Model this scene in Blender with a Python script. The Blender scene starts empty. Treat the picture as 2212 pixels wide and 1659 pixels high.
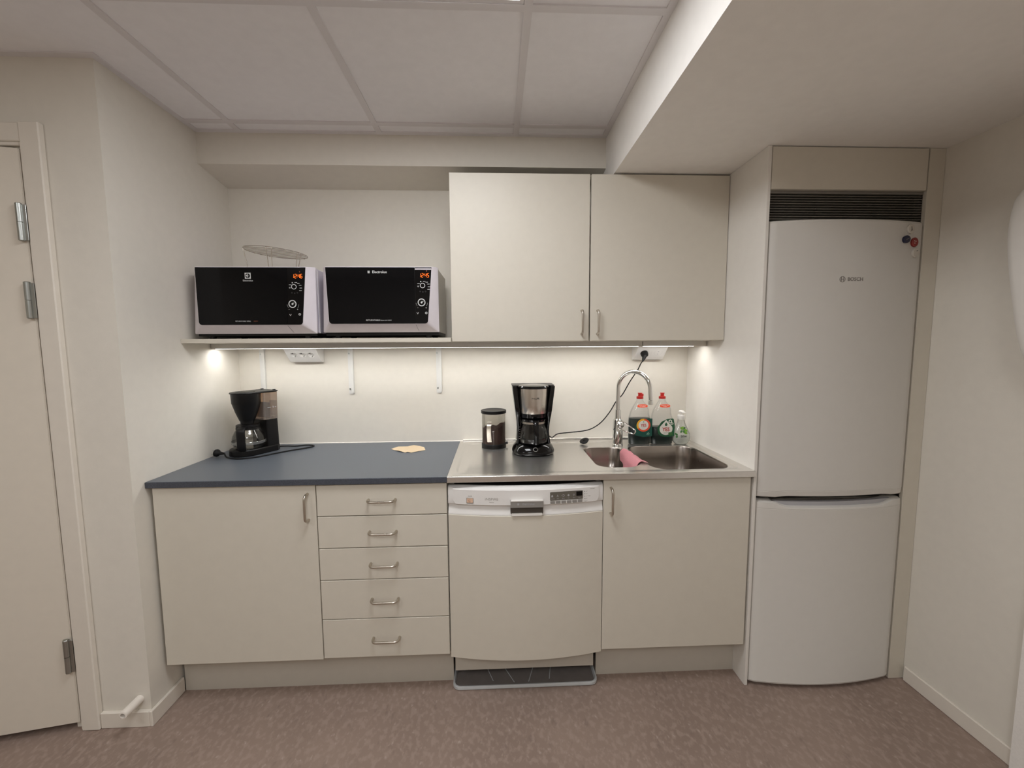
import bpy, bmesh, math, random
from mathutils import Matrix, Vector
from mathutils.geometry import delaunay_2d_cdt
random.seed(7)
PI = math.pi
scene = bpy.context.scene
col = scene.collection

# ------------------------------------------------------------------ camera, world, lights, exposure
cam_d = bpy.data.cameras.new('camera'); cam = bpy.data.objects.new('camera', cam_d); col.objects.link(cam)
cam_d.sensor_width = 36.0
cam_d.lens = 880.309 * 36.0 / 2212.0
cam_d.clip_start = 0.02
dv = Vector((0.04048131, 0.99533583, -0.08756627)); rv = Vector((0.99913217, -0.04118375, -0.00622939)); uv_ = Vector((0.00980664, 0.08723811, 0.99613922))
M = Matrix.Identity(4)
for i in range(3):
    M[i][0] = rv[i]; M[i][1] = uv_[i]; M[i][2] = -dv[i]
M[0][3], M[1][3], M[2][3] = 1.2831, -2.0979, 1.3798
cam.matrix_world = M
scene.camera = cam
w = bpy.data.worlds.new('world'); scene.world = w; w.use_nodes = True
w.node_tree.nodes['Background'].inputs[0].default_value = (0.9, 0.92, 1, 1)
w.node_tree.nodes['Background'].inputs[1].default_value = 0.02
PANEL = 15.5        # radiance of the ceiling panel in view
STRIP = 15.0       # radiance of the light bars under the shelf
ROOM = 19.0        # watts, the other ceiling panels further back in the room
def area(name, loc, sx, sy, watts, color):
    l = bpy.data.lights.new(name, 'AREA'); l.shape = 'RECTANGLE'; l.size = sx; l.size_y = sy; l.energy = watts; l.color = color
    o = bpy.data.objects.new(name, l); o.location = loc; col.objects.link(o)
area('room_light', (1.085, -2.99, 2.31), .57, .57, ROOM, (.98, 1, 1.02))
area('room_light', (-.3, -2.4, 2.31), .57, .57, ROOM * .5, (.98, 1, 1.02))
vs = scene.view_settings
vs.view_transform = 'Standard'; vs.look = 'None'; vs.gamma = 1.0; vs.use_curve_mapping = False
vs.exposure = 0.07

# ------------------------------------------------------------------ materials
def lin(c):
    return tuple((x / 12.92 if x <= .04045 else ((x + .055) / 1.055) ** 2.4) for x in [v / 255 for v in c])
def mat(name, rgb, rough=.5, metal=0., var=.04, nscale=30., bump=0., bscale=400., coat=0., spec=.5, stretch=None, emit=None, estr=0.):
    m = bpy.data.materials.new(name); m.use_nodes = True; nt = m.node_tree; b = nt.nodes['Principled BSDF']
    c = lin(rgb)
    tc = nt.nodes.new('ShaderNodeTexCoord'); no = nt.nodes.new('ShaderNodeTexNoise'); no.inputs['Scale'].default_value = nscale; no.inputs['Detail'].default_value = 4
    src = tc.outputs['Object']
    if stretch:
        mp = nt.nodes.new('ShaderNodeMapping'); mp.inputs['Scale'].default_value = stretch; nt.links.new(src, mp.inputs[0]); src = mp.outputs[0]
    nt.links.new(src, no.inputs['Vector'])
    cr = nt.nodes.new('ShaderNodeValToRGB')
    cr.color_ramp.elements[0].position = .3; cr.color_ramp.elements[1].position = .7
    cr.color_ramp.elements[0].color = (*[x * (1 - var) for x in c], 1); cr.color_ramp.elements[1].color = (*[min(1, x * (1 + var)) for x in c], 1)
    nt.links.new(no.outputs['Fac'], cr.inputs[0]); nt.links.new(cr.outputs[0], b.inputs['Base Color'])
    b.inputs['Roughness'].default_value = rough; b.inputs['Metallic'].default_value = metal
    b.inputs['Specular IOR Level'].default_value = spec
    if coat: b.inputs['Coat Weight'].default_value = coat
    if bump:
        n2 = nt.nodes.new('ShaderNodeTexNoise'); n2.inputs['Scale'].default_value = bscale; n2.inputs['Detail'].default_value = 3
        bp = nt.nodes.new('ShaderNodeBump'); bp.inputs['Strength'].default_value = bump; bp.inputs['Distance'].default_value = .002
        nt.links.new(tc.outputs['Object'], n2.inputs['Vector']); nt.links.new(n2.outputs['Fac'], bp.inputs['Height']); nt.links.new(bp.outputs[0], b.inputs['Normal'])
    if emit:
        b.inputs['Emission Color'].default_value = (*lin(emit), 1); b.inputs['Emission Strength'].default_value = estr
    return m
def thin_glass(name, tint, refl=.12, rough=.02, cloud=0., edge=.6):
    m = bpy.data.materials.new(name); m.use_nodes = True; nt = m.node_tree; nt.nodes.remove(nt.nodes['Principled BSDF'])
    out = nt.nodes['Material Output']
    t = nt.nodes.new('ShaderNodeBsdfTransparent'); g = nt.nodes.new('ShaderNodeBsdfGlossy'); g.inputs['Roughness'].default_value = rough
    no = nt.nodes.new('ShaderNodeTexNoise'); no.inputs['Scale'].default_value = 25
    cr = nt.nodes.new('ShaderNodeValToRGB'); cr.color_ramp.elements[0].color = (*[x * .97 for x in tint], 1); cr.color_ramp.elements[1].color = (*tint, 1)
    nt.links.new(no.outputs['Fac'], cr.inputs[0]); nt.links.new(cr.outputs[0], t.inputs[0])
    lw = nt.nodes.new('ShaderNodeLayerWeight'); lw.inputs[0].default_value = .25
    mt = nt.nodes.new('ShaderNodeMath'); mt.operation = 'MULTIPLY_ADD'; mt.inputs[1].default_value = edge; mt.inputs[2].default_value = refl * .4
    nt.links.new(lw.outputs['Fresnel'], mt.inputs[0])
    mx = nt.nodes.new('ShaderNodeMixShader'); nt.links.new(mt.outputs[0], mx.inputs[0]); nt.links.new(t.outputs[0], mx.inputs[1]); nt.links.new(g.outputs[0], mx.inputs[2])
    last = mx.outputs[0]
    if cloud:
        d = nt.nodes.new('ShaderNodeBsdfDiffuse'); d.inputs[0].default_value = (.75, .75, .72, 1)
        m2 = nt.nodes.new('ShaderNodeMixShader'); m2.inputs[0].default_value = cloud; nt.links.new(last, m2.inputs[1]); nt.links.new(d.outputs[0], m2.inputs[2]); last = m2.outputs[0]
    nt.links.new(last, out.inputs[0])
    return m
def emit_mat(name, rgb, strength):
    m = bpy.data.materials.new(name); m.use_nodes = True; nt = m.node_tree; nt.nodes.remove(nt.nodes['Principled BSDF'])
    e = nt.nodes.new('ShaderNodeEmission'); e.inputs[0].default_value = (*rgb, 1); e.inputs[1].default_value = strength
    nt.links.new(e.outputs[0], nt.nodes['Material Output'].inputs[0])
    return m
def floor_mat():
    m = bpy.data.materials.new('linoleum'); m.use_nodes = True; nt = m.node_tree; b = nt.nodes['Principled BSDF']
    tc = nt.nodes.new('ShaderNodeTexCoord')
    def noise(scale, st, rot, det=4):
        mp = nt.nodes.new('ShaderNodeMapping'); mp.inputs['Scale'].default_value = st; mp.inputs['Rotation'].default_value = (0, 0, rot)
        n = nt.nodes.new('ShaderNodeTexNoise'); n.inputs['Scale'].default_value = scale; n.inputs['Detail'].default_value = det
        nt.links.new(tc.outputs['Object'], mp.inputs[0]); nt.links.new(mp.outputs[0], n.inputs['Vector']); return n
    def ramp(n, stops):
        r = nt.nodes.new('ShaderNodeValToRGB')
        while len(r.color_ramp.elements) < len(stops): r.color_ramp.elements.new(.5)
        for e, (p, c) in zip(r.color_ramp.elements, stops): e.position = p; e.color = (*c, 1)
        nt.links.new(n.outputs['Fac'], r.inputs[0]); return r
    base = ramp(noise(3.2, (1, 1, 1), 0), [(.3, lin((141, 122, 111))), (.7, lin((154, 134, 122)))])
    mott = ramp(noise(55, (1, .7, 1), .6, 8), [(.48, (0, 0, 0)), (.62, (1, 1, 1))])
    fleck = ramp(noise(62, (1, .6, 1), .75, 4), [(.625, (0, 0, 0)), (.74, (1, 1, 1))])
    dark = ramp(noise(30, (1, .5, 1), 2.2, 3), [(.62, (0, 0, 0)), (.72, (1, 1, 1))])
    def mix(a, bcol, fac, k):
        mx = nt.nodes.new('ShaderNodeMix'); mx.data_type = 'RGBA'
        mu = nt.nodes.new('ShaderNodeMath'); mu.operation = 'MULTIPLY'; mu.inputs[1].default_value = k
        nt.links.new(fac.outputs[0], mu.inputs[0]); nt.links.new(mu.outputs[0], mx.inputs['Factor'])
        nt.links.new(a, mx.inputs['A']); mx.inputs['B'].default_value = (*bcol, 1); return mx.outputs['Result']
    c = mix(base.outputs[0], lin((168, 148, 136)), mott, .6)
    c = mix(c, lin((120, 104, 96)), dark, .45)
    c = mix(c, lin((200, 182, 170)), fleck, .45)
    nt.links.new(c, b.inputs['Base Color']); b.inputs['Roughness'].default_value = .5; b.inputs['Specular IOR Level'].default_value = .35
    return m
def steel_mat(name, rgb, rough, var=.1, stretch=None, aniso=0., metal=1.):
    m = mat(name, rgb, rough, metal, var, 9., stretch=stretch)
    nt = m.node_tree; b = nt.nodes['Principled BSDF']
    n = nt.nodes.new('ShaderNodeTexNoise'); n.inputs['Scale'].default_value = 14; n.inputs['Detail'].default_value = 8
    tc = [x for x in nt.nodes if x.type == 'TEX_COORD'][0]; nt.links.new(tc.outputs['Object'], n.inputs['Vector'])
    mr = nt.nodes.new('ShaderNodeMapRange'); mr.inputs[1].default_value = .3; mr.inputs[2].default_value = .7; mr.inputs[3].default_value = rough * .88; mr.inputs[4].default_value = rough * 1.15
    nt.links.new(n.outputs['Fac'], mr.inputs[0]); nt.links.new(mr.outputs[0], b.inputs['Roughness'])
    if aniso: b.inputs['Anisotropic'].default_value = aniso
    return m

WALL = mat('wall_paint', (226, 220, 209), .7, var=.015, bump=.08, bscale=350, spec=.25)
WHITE_WALL = mat('white_fibre_wallpaper', (240, 236, 230), .7, var=.03, nscale=160, bump=.15, bscale=500, spec=.25)
SPLASH = mat('splash_panel', (228, 221, 209), .5, var=.01, bump=.04, bscale=500, spec=.3)
SOFFIT = mat('soffit_paint', (244, 240, 234), .75, var=.015, bump=.06, spec=.2)
TILE = mat('ceiling_tile_fleece', (246, 244, 245), .9, var=.015, bump=.06, bscale=700, spec=.1)
RAIL = mat('ceiling_rail_enamel', (228, 224, 224), .5, var=.01)
TRIM = mat('trim_paint', (228, 220, 208), .45, var=.015)
DOORP = mat('door_paint', (222, 213, 199), .5, var=.015)
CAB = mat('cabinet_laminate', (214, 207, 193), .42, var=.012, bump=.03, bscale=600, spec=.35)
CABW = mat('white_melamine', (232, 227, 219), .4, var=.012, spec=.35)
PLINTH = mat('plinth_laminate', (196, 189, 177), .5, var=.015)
GAP_SHADE = mat('interior_shade', (38, 34, 30), .8)  # shade of the dishwasher cavity, put into the colour
POCKET_SHADE = mat('pocket_shade_brown_grey', (74, 67, 60), .6)  # shade inside the grip hollow, painted as a flat tone
STEEL_HANDLE = steel_mat('brushed_handle_steel', (196, 188, 176), .3, .05)
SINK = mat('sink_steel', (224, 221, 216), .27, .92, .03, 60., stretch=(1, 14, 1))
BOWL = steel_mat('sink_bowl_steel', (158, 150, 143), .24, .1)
CHROME = steel_mat('chrome', (225, 225, 222), .04, .02)
ZINC = steel_mat('zinc_hinge', (170, 172, 168), .3, .08)
FRIDGE = mat('fridge_enamel', (214, 210, 203), .35, var=.01, bump=.03, bscale=300)
FRIDGE_GREY = mat('fridge_recess_plastic', (176, 175, 178), .4, var=.01)
BLACKM = mat('black_matte_plastic', (13, 12, 12), .4, var=.1, spec=.3)
BLACKG = mat('black_gloss_plastic', (8, 8, 9), .10, var=.1, spec=.4)
BLACKR = mat('black_rubber', (13, 12, 12), .55, var=.1, spec=.3)
GRILLE = mat('grille_dark', (46, 43, 41), .5, var=.1)
SLAT = mat('grille_slat_grey', (132, 127, 120), .45, var=.05)
MWGLASS = mat('microwave_black_glass', (11, 11, 13), .07, var=.05, spec=.22)
MWCTRL = mat('microwave_control_glass', (12, 11, 12), .12, var=.05, spec=.25)
MWBODY = mat('microwave_silver_lilac', (226, 219, 224), .4, .05, var=.02)
MWSIDE = mat('microwave_side_grey', (226, 221, 213), .4, .05, var=.02)
MWLILAC = mat('microwave_side_lilac', (204, 197, 212), .38, .1, var=.02)
PRINTW = mat('white_print', (206, 206, 204), .5)
PRINTG = mat('grey_print', (128, 122, 116), .5)
PRINTL = mat('light_grey_print', (164, 159, 152), .5)
PRINTK = mat('black_print', (30, 28, 27), .5)
PRINTR = mat('red_print', (178, 40, 34), .5)
PRINTB = mat('brown_print', (130, 70, 45), .5)
LED = emit_mat('orange_led', (1.0, .16, .02), 2.2)
LEDW = emit_mat('led_panel_diffuser', (.98, 1, 1.03), PANEL)
STRIPM = emit_mat('light_bar_diffuser', (1, .995, .97), STRIP)
FIXT = mat('light_bar_housing', (205, 201, 194), .45, .2, var=.02)
SOCK = mat('socket_plastic', (226, 223, 219), .4, var=.01)
SOCKD = mat('socket_recess_plastic', (214, 211, 208), .45, var=.01)
BRACKET = mat('bracket_enamel', (226, 224, 220), .4, var=.01)
DWWHITE = mat('dishwasher_white', (233, 230, 226), .3, var=.01)
DWGREY = mat('dishwasher_grey_plastic', (150, 147, 142), .35, .2, var=.03)
DWDISP = mat('dishwasher_display', (104, 99, 90), .3, var=.02)
PEACH = mat('power_button_peach', (226, 190, 164), .4, var=.02)
TRAYM = mat('drip_tray_grey', (196, 198, 198), .42, var=.03)
TRAYI = mat('drip_tray_inside', (128, 120, 115), .5, var=.05)
GLASS = thin_glass('carafe_glass', (.93, .93, .92), .08, edge=.4)
TANK = thin_glass('smoky_brown_tank', (.72, .58, .47), .2, cloud=.12)
JARG = thin_glass('jar_acrylic', (.95, .94, .92), .04, cloud=.008, edge=.35)
PET = thin_glass('clear_bottle_plastic', (.985, .985, .985), .05, cloud=.012, edge=.3)
SOAPB = thin_glass('soap_bottle_plastic', (.93, .94, .92), .25, cloud=.18)
GREENLIQ = mat('dark_green_liquid', (6, 30, 27), .3, var=.1)
SOAPLIQ = mat('soap_liquid', (226, 228, 218), .3, var=.03)
REDCAP = mat('red_cap', (190, 42, 36), .35, var=.03)
LABELG = mat('green_label', (24, 84, 52), .4, var=.06)
LABELT = mat('teal_label', (20, 78, 66), .4, var=.06)
LABELW = mat('white_label', (226, 222, 212), .45, var=.02)
LABELO = mat('orange_label', (226, 84, 52), .4, var=.03)
LABELY = mat('yellow_label', (238, 176, 52), .4, var=.03)
LEAFG = mat('leaf_print', (112, 160, 50), .45, var=.25, nscale=120)
LEAFD = mat('dark_leaf_print', (56, 108, 52), .45, var=.25, nscale=120)
COFFEE = mat('ground_coffee', (70, 42, 34), .9, var=.35, nscale=500, bump=.5, bscale=900)
PAPER = mat('brown_filter_paper', (206, 184, 152), .8, var=.03, nscale=80)
PINK = mat('pink_cloth', (204, 134, 141), .85, var=.06, nscale=150, bump=.3, bscale=500)
WORKTOP = mat('blue_grey_worktop', (88, 93, 101), .36, var=.10, nscale=420, bump=.10, bscale=500, spec=.45)
WORKEDGE = mat('worktop_edge_embossed', (70, 74, 83), .4, var=.25, nscale=260, bump=.5, bscale=260)
WIRE = steel_mat('wire_chrome', (200, 192, 182), .22, .05)
MAGW = mat('off_white_magnet', (208, 201, 190), .4, var=.01)
MAGR = mat('red_magnet', (140, 44, 42), .4, var=.08)
NAVY = mat('navy_magnet', (30, 34, 62), .35, var=.05)
WHITEP = mat('white_plastic', (236, 232, 226), .35, var=.01)
PIPEP = mat('white_pipe_paint', (238, 230, 220), .4, var=.01)
SILICONE = mat('sealant_white', (226, 220, 210), .5, var=.03)

# ------------------------------------------------------------------ geometry helpers
def B(): return bmesh.new()
def box(bm, x0, x1, y0, y1, z0, z1, bev=0., seg=1):
    r = bmesh.ops.create_cube(bm, size=1)
    vs_ = r['verts']
    for v in vs_:
        v.co = Vector(((x0 + x1) / 2 + v.co.x * (x1 - x0), (y0 + y1) / 2 + v.co.y * (y1 - y0), (z0 + z1) / 2 + v.co.z * (z1 - z0)))
    if bev:
        es = list({e for v in vs_ for e in v.link_edges})
        bmesh.ops.bevel(bm, geom=es, offset=bev, segments=seg, profile=.5, affect='EDGES')
    return bm
def loft(bm, loops, cap0=True, cap1=True, cyc=True):
    rows = [[bm.verts.new(p) for p in L] for L in loops]
    n = len(rows[0])
    for a, b in zip(rows, rows[1:]):
        for i in range(n if cyc else n - 1):
            j = (i + 1) % n
            try: bm.faces.new((a[i], a[j], b[j], b[i]))
            except ValueError: pass
    if cap0 and cyc: bm.faces.new(list(reversed(rows[0])))
    if cap1 and cyc: bm.faces.new(rows[-1])
    return rows
def lathe(bm, prof, cx=0, cy=0, seg=40, cap0=True, cap1=True, sx=1., sy=1., frac=1., a0=0.):
    loops = []
    for r, z in prof:
        loops.append([(cx + r * sx * math.cos(a0 + 2 * PI * frac * i / seg), cy + r * sy * math.sin(a0 + 2 * PI * frac * i / seg), z) for i in range(seg + (frac < 1))])
    return loft(bm, loops, cap0 and frac == 1, cap1 and frac == 1, frac == 1)
def smooth_pts(pts, sub=8):
    P = [Vector(p) for p in pts]; out = []
    for i in range(len(P) - 1):
        p0 = P[max(i - 1, 0)]; p1 = P[i]; p2 = P[i + 1]; p3 = P[min(i + 2, len(P) - 1)]
        for k in range(sub):
            t = k / sub
            out.append(.5 * ((2 * p1) + (p2 - p0) * t + (2 * p0 - 5 * p1 + 4 * p2 - p3) * t * t + (3 * p1 - p0 - 3 * p2 + p3) * t ** 3))
    out.append(P[-1]); return out
def tube(bm, pts, r, seg=10, cyc=False, flat=1.):
    P = [Vector(p) for p in pts]; n = len(P); loops = []
    up = None
    for i in range(n):
        if cyc: t = (P[(i + 1) % n] - P[i - 1]).normalized()
        else: t = (P[min(i + 1, n - 1)] - P[max(i - 1, 0)]).normalized()
        if up is None:
            up = t.orthogonal().normalized()
        else:
            up = (up - t * up.dot(t)).normalized()
        s = t.cross(up)
        rr = r[i] if isinstance(r, (list, tuple)) else r
        loops.append([P[i] + up * rr * math.cos(2 * PI * k / seg) + s * rr * flat * math.sin(2 * PI * k / seg) for k in range(seg)])
    rows = loft(bm, loops, not cyc, not cyc)
    if cyc:
        a, b = rows[-1], rows[0]
        for k in range(seg):
            j = (k + 1) % seg; bm.faces.new((a[k], a[j], b[j], b[k]))
def prism(bm, poly, axis, a0, a1):
    def P(p, a):
        u, v = p
        return {'x': (a, u, v), 'y': (u, a, v), 'z': (u, v, a)}[axis]
    loft(bm, [[P(p, a0) for p in poly], [P(p, a1) for p in poly]])
def rrect(x0, x1, y0, y1, r, n=6):
    pts = []
    rs = r if isinstance(r, (list, tuple)) else (r,) * 4      # BL, BR, TR, TL
    for (cx, cy, a, q) in ((x0 + rs[0], y0 + rs[0], PI, rs[0]), (x1 - rs[1], y0 + rs[1], 1.5 * PI, rs[1]), (x1 - rs[2], y1 - rs[2], 0, rs[2]), (x0 + rs[3], y1 - rs[3], .5 * PI, rs[3])):
        for k in range(n + 1):
            t = a + .5 * PI * k / n
            pts.append((cx + q * math.cos(t), cy + q * math.sin(t)))
    return pts
def disc(bm, c, r, nrm, th, seg=24, sx=1., sy=1.):
    """a short cylinder centred at c, facing nrm, thickness th along nrm"""
    nrm = Vector(nrm).normalized(); u = Vector((1, 0, 0)) if abs(nrm.x) < .9 else Vector((0, 1, 0))
    u = (u - nrm * u.dot(nrm)).normalized(); v = nrm.cross(u)
    c = Vector(c)
    L = [[c + nrm * h + u * r * sx * math.cos(2 * PI * i / seg) + v * r * sy * math.sin(2 * PI * i / seg) for i in range(seg)] for h in (0, th)]
    loft(bm, L)
def ring(bm, c, r0, r1, nrm, th, seg=32, a0=0., a1=2 * PI):
    nrm = Vector(nrm).normalized(); u = Vector((1, 0, 0)); u = (u - nrm * u.dot(nrm)).normalized(); v = u.cross(nrm)   # v ~ +z for nrm=-y
    v = -nrm.cross(u) if False else nrm.cross(u)
    if v.z < 0: v = -v
    c = Vector(c); full = abs(a1 - a0 - 2 * PI) < 1e-6; rows = []
    m = seg if full else seg + 1
    for i in range(m):
        a = a0 + (a1 - a0) * i / seg; d = u * math.cos(a) + v * math.sin(a)
        rows.append([bm.verts.new(c + d * r0), bm.verts.new(c + d * r1), bm.verts.new(c + d * r1 + nrm * th), bm.verts.new(c + d * r0 + nrm * th)])
    for i in range(m if full else m - 1):
        a, b = rows[i], rows[(i + 1) % m]
        for k in range(4):
            bm.faces.new((a[k], a[(k + 1) % 4], b[(k + 1) % 4], b[k]))
def plate(bm, poly, M4, th):
    """flat outline poly (x right, y up) of thickness th, placed by matrix M4 (local +z = outward)"""
    L = [[M4 @ Vector((x, y, h)) for x, y in poly] for h in (0, th)]
    loft(bm, L)
def face_front(x, y, z, rx=0., rz=0.):
    """matrix for a decal whose front looks to -Y at (x,y,z)"""
    return Matrix.Translation((x, y, z)) @ Matrix.Rotation(rz, 4, 'Z') @ Matrix.Rotation(PI / 2 + rx, 4, 'X')
_tc = {}
def text(bm, s, size, M4, th=.0003, sx=1., shear=0., bold=0.):
    cu = bpy.data.curves.new('t', 'FONT'); cu.body = s; cu.size = size; cu.align_x = 'CENTER'; cu.align_y = 'CENTER'; cu.extrude = th / 2; cu.resolution_u = 3
    cu.shear = shear; cu.offset = bold
    o = bpy.data.objects.new('t', cu); col.objects.link(o); bpy.context.view_layer.update()
    me = bpy.data.meshes.new_from_object(o.evaluated_get(bpy.context.evaluated_depsgraph_get()))
    bpy.data.objects.remove(o); bpy.data.curves.remove(cu)
    me.transform(M4 @ Matrix.Diagonal((sx, 1, 1, 1)) @ Matrix.Translation((0, 0, th / 2)))
    bm.from_mesh(me); bpy.data.meshes.remove(me)
def cdt_face(bm, outer, holes, z, flip=False):
    vs_ = []; es = []
    for L in [outer] + holes:
        b = len(vs_); vs_ += [Vector(p) for p in L]; es += [(b + i, b + (i + 1) % len(L)) for i in range(len(L))]
    ov, oe, of, *_ = delaunay_2d_cdt(vs_, es, [], 0, 1e-6)
    def inside(p, L):
        c = False; n = len(L); j = n - 1
        for i in range(n):
            xi, yi = L[i]; xj, yj = L[j]
            if (yi > p[1]) != (yj > p[1]) and p[0] < (xj - xi) * (p[1] - yi) / (yj - yi) + xi: c = not c
            j = i
        return c
    bv = [bm.verts.new((p.x, p.y, z)) for p in ov]
    for f in of:
        c = sum((ov[i] for i in f), Vector((0, 0))) / len(f)
        if inside(c, outer) and not any(inside(c, h) for h in holes):
            try: bm.faces.new([bv[i] for i in f])
            except ValueError: pass

# ------------------------------------------------------------------ object helpers
WM = {}
def finish(bm, name, m, ang=35):
    bmesh.ops.remove_doubles(bm, verts=bm.verts, dist=1e-6)
    bmesh.ops.recalc_face_normals(bm, faces=bm.faces)
    me = bpy.data.meshes.new(name); bm.to_mesh(me); bm.free()
    me.materials.append(m)
    me.polygons.foreach_set('use_smooth', [True] * len(me.polygons))
    me.set_sharp_from_angle(angle=math.radians(ang))
    return me
def thing(name, label, cat, loc=(0, 0, 0), rotz=0., group=None, scale=(1, 1, 1)):
    o = bpy.data.objects.new(name, None); col.objects.link(o); o.empty_display_size = .05
    o.location = loc; o.rotation_euler = (0, 0, rotz); o.scale = scale; o['label'] = label; o['category'] = cat
    if group: o['group'] = group
    WM[o] = Matrix.Translation(loc) @ Matrix.Rotation(rotz, 4, 'Z') @ Matrix.Diagonal((*scale, 1))
    return o
SHRINK = {}
FRONT = {'funnel', 'drip_valve', 'hot_plate', 'carafe', 'carafe_lid', 'carafe_collar', 'carafe_handle', 'carafe_band'}   # parts of the small coffee maker set a little to one side
def part(name, bm, m, parent, world=True, label=None, ang=35):
    if world: bm.transform(WM[parent].inverted())
    elif name in FRONT: bm.transform(Matrix.Translation((.010, .008, 0)))
    k = SHRINK.get(parent)
    if k: bm.transform(Matrix.Diagonal((*k, 1)))
    o = bpy.data.objects.new(name, finish(bm, name, m, ang)); col.objects.link(o); o.parent = parent; WM[o] = WM[parent]
    if k: SHRINK[o] = k
    if label: o['label'] = label
    return o
def single(name, bm, m, label, cat, loc=(0, 0, 0), group=None, ang=35):
    bm.transform(Matrix.Translation(loc).inverted())
    o = bpy.data.objects.new(name, finish(bm, name, m, ang)); col.objects.link(o); o.location = loc
    o['label'] = label; o['category'] = cat; WM[o] = Matrix.Translation(loc)
    if group: o['group'] = group
    return o
def struct(name, bm, m, parent=None, ang=35):
    o = bpy.data.objects.new(name, finish(bm, name, m, ang)); col.objects.link(o)
    if parent: o.parent = parent
    else: o['kind'] = 'structure'
    WM[o] = Matrix.Identity(4)
    return o

# ================================================================== SETTING
ZC = 2.317
floor = struct('floor', box(B(), -1.5, 3.2, -4.3, .1, -.05, 0), floor_mat())
struct('wall_back', box(B(), -.12, 3.1, 0, .1, 0, 2.4), WALL)
struct('wall_left', box(B(), -.12, 0, -.6466, 0, 0, 2.4), WALL)
bm = B(); box(bm, -.268, -.12, -.6466, -.5466, 0, 2.4); box(bm, -1.5, -.268, -.6466, -.5466, 2.062, 2.4); box(bm, -1.5, -1.19, -.6466, -.5466, 0, 2.062)
struct('wall_entrance', bm, WALL)
struct('wall_right', box(B(), 2.9685, 3.1, -.95, 0, 0, 2.12), WALL)
struct('wall_near_right', box(B(), 2.94, 3.1, -4.3, -.953, 0, 2.12), WHITE_WALL)
struct('wall_rear', box(B(), -1.5, 3.1, -4.4, -4.3, 0, 2.4), WALL)
struct('wall_far_left', box(B(), -1.6, -1.5, -4.3, -.5466, 0, 2.4), WALL)
struct('trim_1', box(B(), 1.7909, 3.1, -4.3, 0, 2.110, 2.4), SOFFIT)                       # lowered soffit over the right half
bm = B(); prism(bm, [(0, 2.1562), (-.1971, 2.1868), (-.1971, 2.4), (0, 2.4)], 'x', 0, 1.7909)
struct('trim_2', bm, WALL)                                                                  # boxed-in duct along the back wall
# suspended ceiling: slab above, tiles and rails below
ceil = struct('ceiling', box(B(), -1.5, 1.7909, -4.3, -.1971, 2.345, 2.4), TILE)
xs = [-1.004, -.407, .19, .787, 1.384, 1.7909]; xlo = -1.5
ys = [-.1971, -.282, -.885, -1.488, -2.091, -2.694, -3.297, -3.9, -4.3]
def tile(poly):
    bm = B(); prism(bm, poly, 'z', 2.3215, 2.336); struct('ceiling_tile', bm, TILE, ceil)
g = .0022
for j in range(len(ys) - 1):
    y1, y0 = ys[j] - g, ys[j + 1] + g
    cols = list(zip([xlo] + xs[:-1], xs))
    for (a, b) in cols:
        a += g; b -= g
        if y0 > -.66 and b < 0: continue
        if a < 1.0 < b and -1.2 < (y0 + y1) / 2 + .0 and abs((y0 + y1) / 2 + 1.1865) < .05 : continue
        if a < 0 < b and y1 > -.6466:
            if y0 > -.6466: tile([(0.002, y0), (b, y0), (b, y1), (0.002, y1)])
            else: tile([(a, y0), (b, y0), (b, y1), (.002, y1), (.002, -.648), (a, -.648)])
            continue
        if a < .787 + g * 2 and b > 1.3 and abs((y0 + y1) / 2 + 1.1865) < .05: continue
        tile([(a, y0), (b, y0), (b, y1), (a, y1)])
def rail(x0, x1, y0, y1):
    struct('ceiling_rail', box(B(), x0, x1, y0, y1, ZC, 2.340), RAIL, ceil)
for x in xs[:-1]:
    rail(x - .012, x + .012, -4.3, -.218 if x > 0 else -.668)
for y in ys[1:-1]:
    segs = [(-1.5, -1.016)] if y < -.66 else []
    edges = [x for x in xs]
    lo = .022 if y > -.6466 else -1.5
    stops = [lo] + [x for x in xs[:-1] if x > lo] + [1.769]
    for a, b in zip(stops, stops[1:]):
        rail(a + (.012 if a in xs else 0), b - (.012 if b in xs else 0), y - .012, y + .012)
rail(0, 1.7909, -.219, -.1971); rail(0, .022, -.6686, -.219); rail(-1.5, 0., -.6686, -.6466); rail(1.769, 1.7909, -4.3, -.219)
# baseboards
bm = B(); box(bm, .0002, .012, -.6606, -.502, 0, .06, .002); struct('baseboard_left', bm, TRIM)
bm = B(); box(bm, -.1715, -.0001, -.6606, -.6468, 0, .06, .002); struct('baseboard_entrance', bm, TRIM)
bm = B(); box(bm, 2.9565, 2.9685, -.953, -.59, 0, .062, .003); struct('baseboard_right', bm, TRIM)

# door frame and door at left
fr = struct('trim_3', box(B(), -.234, -.172, -.6666, -.6466, 0, 2.112, .003), TRIM)
bm = B(); box(bm, -1.25, -.2341, -.6646, -.6466, 2.052, 2.11, .003); struct('trim_4', bm, TRIM)
bm = B(); box(bm, -.2405, -.234, -.6600, -.5466, 0, 2.052, .001); box(bm, -1.19, -.2406, -.6600, -.5466, 2.040, 2.0525, .002); struct('trim_5', bm, TRIM)
DA = math.radians(10.5)
door = bpy.data.objects.new('door_1', None); col.objects.link(door); door['kind'] = 'structure'
door.location = (-.2425, -.6610, 0); door.rotation_euler = (0, 0, DA); WM[door] = Matrix.Translation((-.2425, -.6610, 0)) @ Matrix.Rotation(DA, 4, 'Z')
part('door_leaf', box(B(), -.9, -.002, 0., .04, .030, 2.032, .002), DOORP, door, world=False)
part('door_edge_strip', box(B(), -.0019, -.0004, .002, .038, .032, 2.030), TRIM, door, world=False)
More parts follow.
